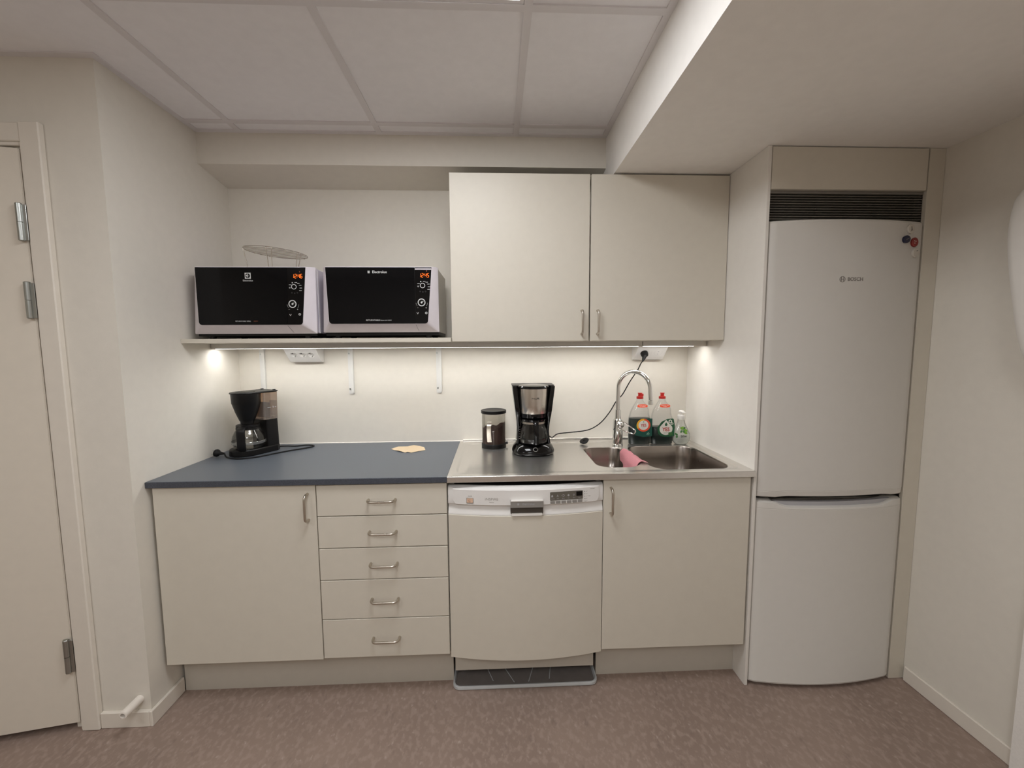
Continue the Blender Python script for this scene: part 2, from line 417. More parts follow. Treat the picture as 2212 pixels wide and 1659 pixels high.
for (z0, z1) in ((1.737, 1.857), (1.487, 1.607), (.232, .358)):
    bm = B(); zm = z0 + (z1 - z0) * .52
    lathe(bm, [(.0065, z0), (.0085, z0 + .002), (.0085, zm - .004), (.0085, zm - .0035)], -.010, -.0095, 20)
    part('hinge', bm, ZINC, door, world=False)
    h = door.children[-1] if False else [o for o in col.objects if o.name.startswith('hinge')][-1]
    bm = B(); lathe(bm, [(.0085, zm - .002), (.0085, z1 - .002), (.0065, z1)], -.010, -.0095, 20); part('hinge_barrel', bm, ZINC, h, world=False)
    bm = B(); box(bm, -.003, .0085, -.0100, -.0075, z0 + .002, z1 - .004, .0008); part('hinge_leaf', bm, ZINC, h, world=False)
    bm = B(); box(bm, -.022, -.012, -.0060, -.0006, zm, z1 - .002, .0008); part('hinge_leaf', bm, ZINC, h, world=False)

# ================================================================== CEILING LIGHT
t = thing('ceiling_light', 'square white LED panel set in the ceiling grid at the top edge', 'ceiling light', (1.0855, -1.1865, ZC))
bm = B(); x0, x1, y0, y1 = .800, 1.371, -1.475, -.898
box(bm, x0, x1, y0, y0 + .012, 2.318, 2.338); box(bm, x0, x1, y1 - .012, y1, 2.318, 2.338); box(bm, x0, x0 + .012, y0 + .012, y1 - .012, 2.318, 2.338); box(bm, x1 - .012, x1, y0 + .012, y1 - .012, 2.318, 2.338)
part('frame', bm, RAIL, t)
part('diffuser', box(B(), x0 + .012, x1 - .012, y0 + .012, y1 - .012, 2.3205, 2.332), LEDW, t)

# ================================================================== BASE CABINETS
def d_handle(parent, p, q, out=.030, r=.0048):
    """D handle with feet at p and q on a front that looks to -Y"""
    p = Vector(p); q = Vector(q); o = Vector((0, -out, 0)); d = (q - p).normalized(); c = .016
    pts = [p + Vector((0, .001, 0)), p + o * .45]
    for k in range(7):
        a = .5 * PI * k / 6
        pts.append(p + o * .45 + Vector((0, -(out * .55) * math.sin(a), 0)) + d * c * (1 - math.cos(a)))
    m2 = []
    for k in range(7):
        a = .5 * PI * (6 - k) / 6
        m2.append(q + o * .45 + Vector((0, -(out * .55) * math.sin(a), 0)) - d * c * (1 - math.cos(a)))
    pts += m2 + [q + o * .45, q + Vector((0, .001, 0))]
    bm = B(); tube(bm, pts, r, 12); return part('handle', bm, STEEL_HANDLE, parent)
YF = -.583; YD = YF + .017
def carcass(x0, x1, z0, z1, y0, y1, parent):
    bm = B(); s = .016
    box(bm, x0, x0 + s, y0, y1, z0, z1); box(bm, x1 - s, x1, y0, y1, z0, z1); box(bm, x0 + s, x1 - s, y0, y1, z0, z0 + s); box(bm, x0 + s, x1 - s, y1 - .008, y1, z0 + s, z1); box(bm, x0 + s, x1 - s, y0, y0 + .08, z1 - s, z1)
    return part('carcass', bm, CAB, parent)
t = thing('base_cabinet', 'base cabinet with one wide plain beige door at left end, handle at its top right', 'cabinet', (.31, -.3, .15))
carcass(.0125, .6045, .172, .876, YD, -.01, t)
d = part('door', box(B(), .0144, .6042, YF, YD - .001, .1772, .8745, .0012), CAB, t)
d_handle(d, (.5755, YF, .741), (.5755, YF, .841))
t = thing('drawer_cabinet', 'beige base cabinet of five drawers with horizontal bar handles, left of the dishwasher', 'cabinet', (.85, -.3, .15))
carcass(.6055, 1.0945, .172, .876, YD, -.01, t)
zz = [.8745, .7512, .6254, .4985, .3398, .1800]
for a, b in zip(zz, zz[1:]):
    d = part('drawer', box(B(), .6078, 1.0935, YF, YD - .001, b + .0017, a - .0017, .0012), CAB, t)
    zc = (a + b) / 2 + .001
    d_handle(d, (.8005, YF, zc), (.9005, YF, zc))
t = thing('sink_cabinet', 'beige cabinet with one door under the sink, handle at its top left', 'cabinet', (1.99, -.3, .15))
carcass(1.6965, 2.2865, .172, .853, YD, -.01, t)
d = part('door', box(B(), 1.6965, 2.2775, YF, YD - .001, .1772, .8745, .0012), CAB, t)
d_handle(d, (1.7245, YF, .740), (1.7245, YF, .841))
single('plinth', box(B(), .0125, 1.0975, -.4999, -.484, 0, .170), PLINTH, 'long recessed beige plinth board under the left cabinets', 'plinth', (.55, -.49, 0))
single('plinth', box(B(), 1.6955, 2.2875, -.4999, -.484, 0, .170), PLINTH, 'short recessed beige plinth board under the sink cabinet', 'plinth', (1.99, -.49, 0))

# worktop
t = thing('worktop', 'blue-grey speckled laminate worktop running to the left wall', 'worktop', (.55, -.3, .9))
part('top_panel', box(B(), .0005, 1.097, -.5925, -.002, .8785, .9, .001), WORKTOP, t)
part('front_edge', box(B(), .0005, 1.097, -.5952, -.5926, .8778, .8995, .0008), WORKEDGE, t)
bm = B(); prism(bm, [(-.0005, .9003), (-.0045, .9003), (-.002, .9022), (-.0005, .9035)], 'x', .002, 1.11); struct('trim_6', bm, SILICONE)

# ================================================================== SINK TOP
t = thing('kitchen_sink', 'stainless steel sink top with drainer and two bowls', 'sink', (1.69, -.3, .9))
X0, X1, Y0, Y1 = 1.0976, 2.2868, -.5945, -.002
R1 = rrect(1.1215, 2.262, -.555, -.052, [.045, .04, .04, .045], 8); R2 = rrect(1.1335, 2.252, -.545, -.062, [.04, .035, .035, .04], 8)
def inset(L, d):
    c = [sum(p[k] for p in L) / len(L) for k in (0, 1)]
    xs_ = [p[0] for p in L]; ys_ = [p[1] for p in L]; sx = 1 - 2 * d / (max(xs_) - min(xs_)); sy = 1 - 2 * d / (max(ys_) - min(ys_))
    cx, cy = (max(xs_) + min(xs_)) / 2, (max(ys_) + min(ys_)) / 2
    return [(cx + (p[0] - cx) * sx, cy + (p[1] - cy) * sy) for p in L]
ZR = .8942
B1 = rrect(1.702, 1.888, -.492, -.160, [.060, .075, .055, .045], 8); B2 = rrect(1.918, 2.236, -.538, -.152, [.075, .07, .07, .06], 8)
bm = B(); outer = [(X0, Y0), (X1, Y0), (X1, Y1), (X0, Y1)]
cdt_face(bm, outer, [R1], .9)
loft(bm, [[(x, y, .9) for x, y in R1], [(x, y, .8990) for x, y in inset(R1, .0025)], [(x, y, ZR + .0012) for x, y in inset(R2, -.003)], [(x, y, ZR) for x, y in R2]], False, False)
b1o = inset(B1, -.004); b2o = inset(B2, -.004)
cdt_face(bm, R2, [b1o, b2o], ZR)
# back lip and skirt
loft(bm, [[(X0, Y0, .9), (X1, Y0, .9), (X1, Y1, .9), (X0, Y1, .9)], [(X0, Y0, .8765), (X1, Y0, .8765), (X1, Y1, .8765), (X0, Y1, .8765)]], False, False)
part('drainer', bm, SINK, t, ang=40)
part('apron', box(B(), X0, X1, Y0 - .0022, Y0 - .0002, .8770, .8995, .0006), SINK, t)
part('back_lip', box(B(), 1.112, X1 - .001, -.010, -.0022, .9002, .908, .0008), SINK, t)
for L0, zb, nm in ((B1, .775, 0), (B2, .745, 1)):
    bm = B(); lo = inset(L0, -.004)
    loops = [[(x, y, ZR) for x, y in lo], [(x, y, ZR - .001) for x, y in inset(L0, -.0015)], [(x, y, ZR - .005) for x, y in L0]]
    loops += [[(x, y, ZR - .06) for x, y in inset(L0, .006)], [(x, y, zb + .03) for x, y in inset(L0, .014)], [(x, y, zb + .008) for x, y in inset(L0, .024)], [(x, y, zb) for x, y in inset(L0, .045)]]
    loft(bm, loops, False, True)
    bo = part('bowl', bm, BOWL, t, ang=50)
    cx = sum(p[0] for p in L0) / len(L0); cy = sum(p[1] for p in L0) / len(L0)
    bm = B(); lathe(bm, [(.045, zb + .0005), (.043, zb + .003), (.036, zb + .001), (.01, zb + .0008)], cx, cy, 28, False, True); part('drain', bm, CHROME, bo)
bm = B(); prism(bm, [(-.0005, .9082), (-.0095, .9082), (-.004, .9095), (-.0005, .9105)], 'x', 1.112, 2.286); struct('trim_7', bm, SILICONE)

# ================================================================== DISHWASHER
t = thing('dishwasher', 'white dishwasher with a bowed beige front and grey grip, between drawers and sink cabinet', 'dishwasher', (1.395, -.3, .02))
DX0, DX1 = 1.0985, 1.6935; DC = (DX0 + DX1) / 2; DH = (DX1 - DX0) / 2
def bow(x, k=.033): return -k * (1 - ((x - DC) / DH) ** 2)
def bowed(bm, x0, x1, zlo, zhi, yf, yb, n=36, k=.033, prof=None, bowfn=None):
    """slab whose front follows the bow; prof = list of (v 0..1 from bottom to top, dy) front profile"""
    bf = bowfn or bow
    prof = prof or [(0, 0), (1, 0)]
    loops = []
    for i in range(n + 1):
        x = x0 + (x1 - x0) * i / n
        a = zlo(x) if callable(zlo) else zlo; b = zhi(x) if callable(zhi) else zhi
        f = [(x, yf + bf(x) + dy, a + (b - a) * v) for v, dy in prof]
        bk = (yb + bf(x)) if yb is not None and yb < yf + .06 else yb
        loops.append(f + [(x, bk, b), (x, bk, a)])
    loft(bm, loops)
YW = -.583
bm = B(); box(bm, 1.1055, 1.6865, -.545, -.03, .168, .872); box(bm, 1.1055, 1.6865, -.46, -.03, .03, .168); part('tub', bm, GAP_SHADE, t)  # solid block, the darkness of the cavity is in its colour
bm = B(); box(bm, DX0 + .004, DX0 + .02, -.556, -.5455, .165, .872); box(bm, DX1 - .02, DX1 - .004, -.556, -.5455, .165, .872); box(bm, DX0 + .02, DX1 - .02, -.552, -.5455, .8655, .872)
part('tub_rim', bm, DWGREY, t)
bm = B(); bowed(bm, DX0, DX1, .1675, .7505, YW, YW + .026, prof=[(0, .004), (.004, 0), (.996, 0), (1, .003)]); part('front_panel', bm, CAB, t)
# fascia: concave lower band, proud upper field
bm = B(); bowed(bm, DX0, DX1, .7515, .8595, YW + .002, YW + .03, prof=[(0, .0), (.06, .001), (.16, .006), (.28, .0095), (.34, .0085), (.372, .001), (.40, 0), (.86, 0), (.94, .004), (1, .016)])
fa = part('control_fascia', bm, DWWHITE, t)
fx0, fx1, fzl, fzh, fr_ = 1.1175, 1.6765, .7915, .8535, .016
def zlow(x):
    e = min(x - fx0, fx1 - x)
    return fzl if e >= fr_ else fzl + fr_ - math.sqrt(max(0, fr_ ** 2 - (fr_ - e) ** 2))
bm = B(); bowed(bm, fx0, fx1, zlow, fzh, YW - .0012, YW + .004, n=70, prof=[(0, .0012), (.02, 0), (.93, 0), (1, .003)]); part('raised_field', bm, DWWHITE, fa, ang=25)
yb_ = lambda x: YW - .0012 + bow(x)
slope = lambda x: 2 * .033 * (x - DC) / DH ** 2
def dwp(x, z, off=0.): return face_front(x, yb_(x) - off, z, 0, math.atan(slope(x)))
# grip, and a flat plate with the pocket's shade in its colour
gx0, gx1 = 1.3365, 1.4555
bm = B(); plate(bm, rrect(-.0615, .0615, -.0285, .0285, [.008, .008, .002, .002]), dwp(1.396, .7855, -.004), .0052); pk = part('grip_pocket_shade', bm, POCKET_SHADE, t)
bm = B(); plate(bm, rrect(-.0615, .0615, -.0135, .0135, .002, 3), dwp(1.396, .8005), .011); gp = part('grip', bm, DWGREY, t)
bm = B(); plate(bm, rrect(-.0605, .0605, -.0018, .0018, .0008, 2), dwp(1.396, .8128), .0125); part('grip_edge', bm, WHITEP, gp)
bm = B(); text(bm, 'Electrolux', .011, dwp(1.402, .8005, .0112)); sq = .004
box(bm, 1.360, 1.3665, yb_(1.363) - .0118, yb_(1.363) - .0112, .797, .804); part('lettering', bm, FRIDGE_GREY, gp)
bm = B(); plate(bm, rrect(-.0575, .0575, -.0046, .0046, [.004, .004, .001, .001]), dwp(1.396, .7575), .0052); part('pocket_lip', bm, WHITEP, t)
# power button
bm = B(); plate(bm, rrect(-.0135, .0135, -.0105, .0105, .002, 3), dwp(1.1826, .8085), .0012); pb = part('power_button_frame', bm, DWGREY, t)
bm = B(); plate(bm, rrect(-.0115, .0115, -.0075, .0085, .0015, 3), dwp(1.1826, .8088), .003); pb2 = part('power_button', bm, PEACH, pb)
bm = B(); q = dwp(1.1826, .809, .0031)
ring(bm, q.translation, .0042, .0050, (0, -1, 0), .0004, 24, PI / 2 + .5, PI / 2 + 2 * PI - .5); box(bm, 1.1823, 1.1829, q.translation.y - .0004, q.translation.y, .8092, .8142); part('power_symbol', bm, PRINTB, pb)
bm = B(); text(bm, 'On/Off', .0052, dwp(1.1830, .8255, .0001)); part('lettering', bm, PRINTG, t)
bm = B(); text(bm, 'iNSPiRE', .0135, dwp(1.2640, .8150, .0001), sx=1.15); text(bm, 'Realtime', .0052, dwp(1.2640, .8035, .0001), shear=.2); part('lettering', bm, PRINTL, t)
bm = B(); text(bm, 'ESF 66840', .0042, dwp(1.650, .843, .0001)); part('lettering', bm, PRINTG, t)
# display
bm = B(); plate(bm, rrect(-.064, .064, -.0165, .0165, .003, 4), dwp(1.5475, .8235), .0006); dsp = part('display', bm, DWDISP, t)
def dpt(x, z, off=.0007): return face_front(x, yb_(1.5475) + slope(1.5475) * (x - 1.5475) - off, z, 0, math.atan(slope(1.5475)))
bm = B(); plate(bm, rrect(-.0115, .0115, -.0083, .0083, .001, 2), dpt(1.597, .8285), .0008); part('digit_window', bm, BLACKG, dsp)
bm = B()
for k, x in enumerate((1.492, 1.513, 1.535, 1.555, 1.576)):
    Mx = dpt(x, .8245)
    if k == 0: plate(bm, [(-.004, -.004), (.004, -.004), (.003, .002), (0, .005), (-.003, .002)], Mx, .0003)
    elif k == 1: plate(bm, [(-.0035, -.004), (-.0018, -.004), (0, .001), (.0018, -.004), (.0035, -.004), (0, .0048)], Mx, .0003)
    elif k == 2: ring(bm, Mx.translation, .0032, .0045, (0, -1, 0), .0003, 16, -2.4, 2.4); plate(bm, [(-.0075, 0), (-.0045, -.002), (-.0045, .002)], Mx, .0003)
    elif k == 3: plate(bm, [(0, -.0045), (.0045, 0), (0, .0045), (-.0045, 0)], Mx, .0003)
    else: ring(bm, Mx.translation + Vector((0, 0, .0015)), .0018, .0028, (0, -1, 0), .0003, 14); plate(bm, [(-.0005, -.005), (.0005, -.005), (.0005, -.001), (-.0005, -.001)], Mx, .0003)
for s, x in (('Intensive', 1.494), ('Auto', 1.514), ('Quick', 1.535), ('Eco', 1.556), ('Rinse', 1.577), ('Delay', 1.597)):
    text(bm, s, .0042, dpt(x, .8135))
part('display_symbols', bm, FRIDGE_GREY, dsp)
for k in range(6):
    x = 1.4935 + k * .0213
    bm = B(); plate(bm, rrect(-.0085, .0085, -.0048, .0048, .001, 2), dwp(x, .7998), .0035); bt = part('button', bm, DWGREY, t)
bm = B()
for k in range(5):
    disc(bm, dwp(1.6192 + .0004 * k, .8345 - k * .0095).translation, .0013, (0, -1, 0), .0006, 10)
part('indicator_lamp', bm, BLACKM, t)
bm = B()
for k in range(5):
    x = 1.6275; z = .8345 - k * .0095
    plate(bm, [(-.0025, 0), (-.0015, -.0015), (.003, .0018), (-.0012, .0002)], dwp(x, z, .0001), .0003)
text(bm, 'Multi', .004, dwp(1.638, .8155, .0001)); part('indicator_symbols', bm, PRINTG, t)
# kick plate
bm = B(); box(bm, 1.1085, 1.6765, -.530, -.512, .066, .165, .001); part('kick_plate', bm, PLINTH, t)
# drip tray
t = thing('drip_tray', 'shallow grey plastic drip tray on the floor under the dishwasher', 'tray', (1.394, -.4, 0))
tx0, tx1, ty0, ty1 = 1.0985, 1.6915, -.558, -.10
outl = rrect(tx0, tx1, ty0, ty1, [.028, .028, .004, .004], 8)
loops = [[(x, y, .001) for x, y in inset(outl, .003)], [(x, y, .005) for x, y in outl], [(x, y, .0165) for x, y in outl], [(x, y, .018) for x, y in inset(outl, .001)], [(x, y, .017) for x, y in inset(outl, .006)], [(x, y, .005) for x, y in inset(outl, .010)]]
bm = B(); loft(bm, loops, True, False); part('rim', bm, TRAYM, t)
bm = B(); L = inset(outl, .0102); loft(bm, [[(x, y, .003) for x, y in L], [(x, y, .0052) for x, y in L]]); part('tray_floor', bm, TRAYI, t)
for (xa, ya, xb, yb) in ((1.232, -.44, 1.262, -.52), (1.305, -.44, 1.349, -.53), (1.437, -.44, 1.408, -.53), (1.511, -.44, 1.495, -.52)):
    bm = B(); tube(bm, [(xa, ya, .0058), (xb, yb, .0058)], .0016, 6); part('rib', bm, TRAYM, t)

# ================================================================== SHELF, BRACKETS, LIGHT BARS
single('wall_shelf', box(B(), .0008, 1.0975, -.3707, -.0008, 1.4078, 1.4253, .0008), CAB, 'thin beige shelf board carrying the two microwaves', 'shelf', (.55, -.18, 1.408))
for xa, lab in ((.1035, 'white metal shelf bracket on the wall, leftmost, behind the small coffee maker'), (.539, 'white metal shelf bracket on the wall, middle one of three'), (.9815, 'white metal shelf bracket on the wall, rightmost, near the wall cabinet')):
    t = thing('shelf_bracket', lab, 'bracket', (xa + .0137, -.002, 1.28), 0, 'shelf brackets under the microwave shelf')
    pl = rrect(xa, xa + .0275, 1.152, 1.4074, [.008, .008, .001, .001], 4)
    bm = B(); prism(bm, pl, 'y', -.0035, -.0006); part('wall_leg', bm, BRACKET, t)
    bm = B(); prism(bm, rrect(xa + .0135, xa + .0265, 1.158, 1.4073, [.004, .004, .001, .001], 4), 'y', -.0105, -.0036); part('rib', bm, BRACKET, t)
    bm = B(); box(bm, xa, xa + .0275, -.15, -.0107, 1.4045, 1.4076, .0006); part('shelf_arm', bm, BRACKET, t)
    for z in (1.358, 1.1785):
        bm = B(); disc(bm, (xa + .0065, -.0036, z), .0042, (0, -1, 0), .0018, 16); s = part('screw', bm, ZINC, t)
for (xa, xb, lab) in ((.004, 1.9735, 'long light bar under the shelf and cabinet, lit white'), (1.9785, 2.284, 'short light bar under the right end of the wall cabinet')):
    t = thing('light_bar', lab, 'light', ((xa + xb) / 2, -.18, 1.385), 0, 'under-shelf light bars')
    bm = B(); box(bm, xa, xb, -.2, -.1985, 1.3845, 1.4075); box(bm, xa, xb, -.1985, -.150, 1.397, 1.4075); box(bm, xa, xb, -.1505, -.149, 1.3845, 1.397)
    part('housing', bm, FIXT, t)
    part('end_cap', box(B(), xa, xa + .014, -.1984, -.151, 1.3845, 1.397), FIXT, t); part('end_cap', box(B(), xb - .014, xb, -.1984, -.151, 1.3845, 1.397), FIXT, t)
    part('diffuser', box(B(), xa + .015, xb - (.015 if xb < 2 else .06), -.1978, -.1515, 1.3842, 1.396, .001), STRIPM, t)

# wall sockets: wedge boxes in the corner under the shelf
def wedge(x0, x1, label, n):
    t = thing('wall_socket', label, 'socket', ((x0 + x1) / 2, -.03, 1.35))
    poly = [(-.0006, 1.315), (-.031, 1.3185), (-.0345, 1.322), (-.1195, 1.4071), (-.0006, 1.4071)]
    bm = B()
    if n == 2: prism(bm, poly, 'x', x0, x1)
    else:
        A = Vector((0, *poly[2])); D = Vector((0, *poly[3])) - A; ln = D.length; D.normalize(); nin = Vector((0, 1, 1)).normalized()
        ra = [[bm.verts.new((x, y, z)) for y, z in poly] for x in (x0, x1)]
        m = len(poly)
        for i in range(m):
            if i != 2: bm.faces.new((ra[0][i], ra[0][(i + 1) % m], ra[1][(i + 1) % m], ra[1][i]))
        bm.faces.new(ra[0]); bm.faces.new(list(reversed(ra[1])))
        tc = (Vector((0, -.0655, 1.353)) - A).dot(D)
        circ = [[(.303 + .0415 * k + .0165 * math.cos(2 * PI * i / 28), tc + .0165 * math.sin(2 * PI * i / 28)) for i in range(28)] for k in range(3)]
        b2 = B(); cdt_face(b2, [(x0, 0), (x1, 0), (x1, ln), (x0, ln)], circ, 0)
        for v in b2.verts: v.co = Vector((v.co.x, 0, 0)) + A + D * v.co.y
        for L in circ:
            P = [Vector((a, 0, 0)) + A + D * b for a, b in L]
            loft(b2, [P, [p + nin * .011 for p in P]], False, True)
        me = bpy.data.meshes.new('tmp'); b2.to_mesh(me); b2.free(); bm.from_mesh(me); bpy.data.meshes.remove(me)
    part('housing', bm, SOCK, t, ang=20)
    nrm = Vector((0, -1, -1)).normalized()
    c0 = Vector((0, -.0655, 1.353))
    return t, nrm, c0
t, nrm, c0 = wedge(.268, .421, 'angled white box of three power sockets, above the small coffee maker', 3)
for k in range(3):
    c = c0 + Vector((.303 + .0415 * k, 0, 0))
    bm = B(); ring(bm, c, .0166, .0178, nrm, .0008, 28); so = part('socket', bm, SOCK, t)
    u = nrm.cross(Vector((1, 0, 0))); w0 = c - nrm * .0109
    for q in (-1, 1):
        bm = B(); disc(bm, w0 + Vector((.0095 * q, 0, 0)), .0026, nrm, .0004, 12); part('contact_hole', bm, BLACKM, so)
        bm = B(); p = c + u * (.0148 * q) - nrm * .0055
        L = [[p + Vector((a, 0, 0)) + nrm * b + u * h for a, b in rrect(-.0022, .0022, -.0050, .0050, .0008, 2)] for h in (-.0012, .0012)]
        loft(bm, L); part('earth_clip', bm, ZINC, so)
t, nrm, c0 = wedge(1.994, 2.144, 'angled white double socket box under the right end of the wall cabinet', 2)
for k, x in enumerate((2.033, 2.105)):
    c = c0 + Vector((x, 0, 0))
    bm = B(); prism(bm, [(x - .0335, 0), (x + .0335, 0), (x + .0335, 1), (x - .0335, 1)], 'y', 0, 1); bm.free()
    u = nrm.cross(Vector((1, 0, 0)))
    bm = B(); L = []
    for h in (0, .0010):
        L.append([c + Vector((px, 0, 0)) + u * py + nrm * h for px, py in rrect(-.034, .034, -.035, .035, .003, 3)])
    loft(bm, L); so = part('socket', bm, SOCK, t)
    bm = B(); ring(bm, c + nrm * .001, .0190, .0205, nrm, .0004, 32); part('socket_ring', bm, SOCKD, so)
    bm = B(); disc(bm, c + nrm * .001, .0188, nrm, .0006, 32); part('socket_shutter', bm, SOCK, so)
    bm = B()
    for s in (-1, 1): disc(bm, c + u * (.0085 * s) + nrm * .0016, .0024, nrm, .0002, 12)
    part('contact_holes', bm, FRIDGE_GREY, so)
nrm2 = nrm
PLUG = c0 + Vector((2.033, 0, 0)) + nrm * .002

# ================================================================== WALL CABINET
t = thing('wall_cabinet', 'beige two-door wall cabinet above the sink, handles side by side', 'cabinet', (1.69, -.17, 1.41))
carcass(1.0995, 2.2865, 1.4085, 2.1034, -.3225, -.001, t)
for (a, b, hx) in ((1.0995, 1.6878, 1.6555), (1.6935, 2.2855, 1.7240)):
    d = part('door', box(B(), a, b, -.3399, -.3235, 1.4095, 2.1030, .0012), CAB, t)
    d_handle(d, (hx, -.3399, 1.440), (hx, -.3399, 1.5385))

# ================================================================== TALL PANELS AND FRIDGE
single('side_panel', box(B(), 2.2879, 2.2995, -.5851, -.0006, .0005, 2.1095, .0006), CABW, 'tall white panel standing between the sink cabinet and the fridge', 'panel', (2.294, -.3, 0))
single('cover_panel', box(B(), 2.3020, 2.8965, -.585, -.568, 1.9570, 2.1065, .001), CAB, 'flat beige panel closing the space above the fridge grille', 'panel', (2.6, -.58, 1.957))
single('filler_panel', box(B(), 2.9055, 2.9680, -.580, -.564, .0005, 2.1095, .001), CAB, 'narrow tall beige filler strip between the fridge and the right wall', 'panel', (2.937, -.57, 0))
t = thing('ventilation_grille', 'dark slatted ventilation grille above the fridge', 'grille', (2.6, -.55, 1.86))
part('backing', box(B(), 2.3005, 2.904, -.535, -.53, 1.845, 1.957), GRILLE, t)
bm = B(); box(bm, 2.3005, 2.904, -.568, -.536, 1.9475, 1.9565); part('top_rail', bm, SLAT, t)
for k in range(10):
    z = 1.8555 + k * .0093
    bm = B(); box(bm, 2.3008, 2.9035, -.566, -.5475, z, z + .0017); part('slat', bm, SLAT, t)
for k in range(5):
    bm = B(); x = 2.39 + k * .115; box(bm, x, x + .003, -.5465, -.5355, 1.848, 1.947); part('divider', bm, GRILLE, t)
FX0, FX1 = 2.3035, 2.9015; FC = (FX0 + FX1) / 2; FH = (FX1 - FX0) / 2
def fbow(x): return -.034 * (1 - ((x - FC) / FH) ** 2) + .012 * max(0, 1 - min(x - FX0, FX1 - x) / .012) ** 2
FY = -.584
t = thing('refrigerator', 'tall white fridge freezer with bowed doors, right of the sink', 'refrigerator', (2.6, -.3, 0))
part('body', box(B(), 2.3045, 2.9005, -.53, -.03, .03, 1.84, .003), FRIDGE, t)
for x in (2.36, 2.85):
    for y in (-.48, -.1):
        bm = B(); lathe(bm, [(.02, .0005), (.02, .031)], x, y, 14); part('foot', bm, BLACKM, t)
bm = B(); box(bm, 2.306, 2.899, -.529, -.515, .004, .0295); part('toe_grille', bm, BLACKM, t)
gx = (2.375, 2.845)
def hz(x, d):     # scoop profile along x
    if x < gx[0] or x > gx[1]: return 0
    e = min(x - gx[0], gx[1] - x); return d * min(1, (e / .045)) ** .7
def fdoor(z0, z1, name, scoop, prof):
    bm = B(); n = 60; loops = []
    for i in range(n + 1):
        x = FX0 + (FX1 - FX0) * i / n
        if i == 1: x = FX0 + .004
        if i == n - 1: x = FX1 - .004
        a = z0(x); b = z1(x)
        f = []
        for v, dz, dy in prof:
            f.append((x, FY + fbow(x) + dy, dz if v is None else a + (b - a) * v + dz))
        loops.append(f + [(x, -.532, b), (x, -.532, a)])
    loft(bm, loops); return part(name, bm, FRIDGE, t, ang=30)
# upper door 0.79..1.845, lower door 0.013..0.775
du = fdoor(lambda x: .7915 + hz(x, .006), lambda x: 1.8445, 'door', 0, [(0, 0, .010), (0, .004, .003), (0, .0235, 0), (0, .0242, .0012), (0, .0258, .0012), (0, .0265, 0), (1, -.010, 0), (1, -.009, .001), (1, -.004, .002), (1, 0, .010)])
dl = fdoor(lambda x: .0135, lambda x: .7745 - hz(x, .016), 'door', 0, [(0, 0, .010), (0, .003, .002), (0, .010, 0), (0, .012, .001), (None, .7455, 0), (None, .7463, .0012), (None, .7478, .0012), (None, .7486, 0), (1, -.004, .002), (1, 0, .010)])
bm = B(); bowed(bm, gx[0] - .01, gx[1] + .01, lambda x: .7745 - hz(x, .0158) - .001, .7745, FY + .016, FY + .03, n=40, bowfn=fbow); part('grip_recess', bm, FRIDGE_GREY, dl)
bm = B(); box(bm, 2.3055, 2.8995, -.545, -.5325, .770, .796); part('gasket', bm, GRILLE, t)
# fridge lettering
yl = lambda x: FY + fbow(x)
fsl = lambda x: math.atan(2 * .034 * (x - FC) / FH ** 2)
bm = B(); text(bm, 'BOSCH', .0185, face_front(2.6150, yl(2.6150) - .0002, 1.6255, 0, fsl(2.6150)), .0006, bold=.0002); part('lettering', bm, PRINTG, du)
bm = B(); c = (2.5660, yl(2.566) - .0002, 1.6255); ring(bm, c, .0094, .0110, (0, -1, 0), .0006, 32)
for s in (-1, 1): box(bm, c[0] + .0045 * s - .001, c[0] + .0045 * s + .001, c[1] - .0006, c[1], c[2] - .009, c[2] + .009)
box(bm, c[0] - .0045, c[0] + .0045, c[1] - .0006, c[1], c[2] - .001, c[2] + .001)
part('emblem', bm, PRINTG, du)
def magnet(x, z, r, m, label, sx=1., sy=1., rot=0.):
    y = yl(x); root = thing('fridge_magnet', label, 'magnet', (x, y, z), 0, 'magnets on the fridge door')
    Mx = face_front(x, y - .0003, z, 0, fsl(x)) @ Matrix.Rotation(rot, 4, 'Z')
    bm = B(); L = []
    for h, k in ((0, .96), (.002, 1), (.006, 1), (.0075, .9)):
        L.append([Mx @ Vector((r * k * sx * math.cos(2 * PI * i / 32), r * k * sy * math.sin(2 * PI * i / 32), h)) for i in range(32)])
    loft(bm, L); part('disc', bm, m, root); return root, Mx @ Matrix.Translation((0, 0, .0076))
r_, Mx = magnet(2.8295, 1.8115, .0168, MAGW, 'white round magnet with a dark figure print, topmost on the fridge', .95, 1.05)
bm = B(); plate(bm, [(-.0045, -.009), (-.001, -.0085), (.001, -.002), (.0035, -.007), (.005, -.0062), (.001, .003), (-.0005, .009), (-.0035, .0085), (-.0025, 0)], Mx, .0003); part('print', bm, PRINTG, r_)
r_, Mx = magnet(2.8125, 1.7735, .0145, NAVY, 'navy blue rounded magnet with a pale streak, on the fridge', 1.12, .95, .25)
bm = B(); plate(bm, [(-.006, -.0022), (.009, .001), (.012, .003), (.005, .0022), (-.005, 0)], Mx, .0003); part('print', bm, PRINTG, r_)
r_, Mx = magnet(2.8515, 1.7645, .0158, MAGR, 'red round magnet with white specks, on the fridge', .95, 1.08)
bm = B()
for (a, b, q) in ((-.006, .004, .0016), (.001, .003, .0018), (-.004, -.004, .0018)): plate(bm, [(a + q * 1.4 * math.cos(2 * PI * i / 10), b + q * .8 * math.sin(2 * PI * i / 10)) for i in range(10)], Mx, .0003)
part('print', bm, LABELW, r_)
r_, Mx = magnet(2.8595, 1.7265, .0165, MAGW, 'white round magnet with a small black mark, lowest on the fridge', .95, 1.05)
bm = B(); plate(bm, [(-.002, .0055), (.0005, .0072), (.0035, .0082), (.0062, .0078), (.0052, .006), (.002, .006)], Mx, .0003); part('print', bm, PRINTK, r_)

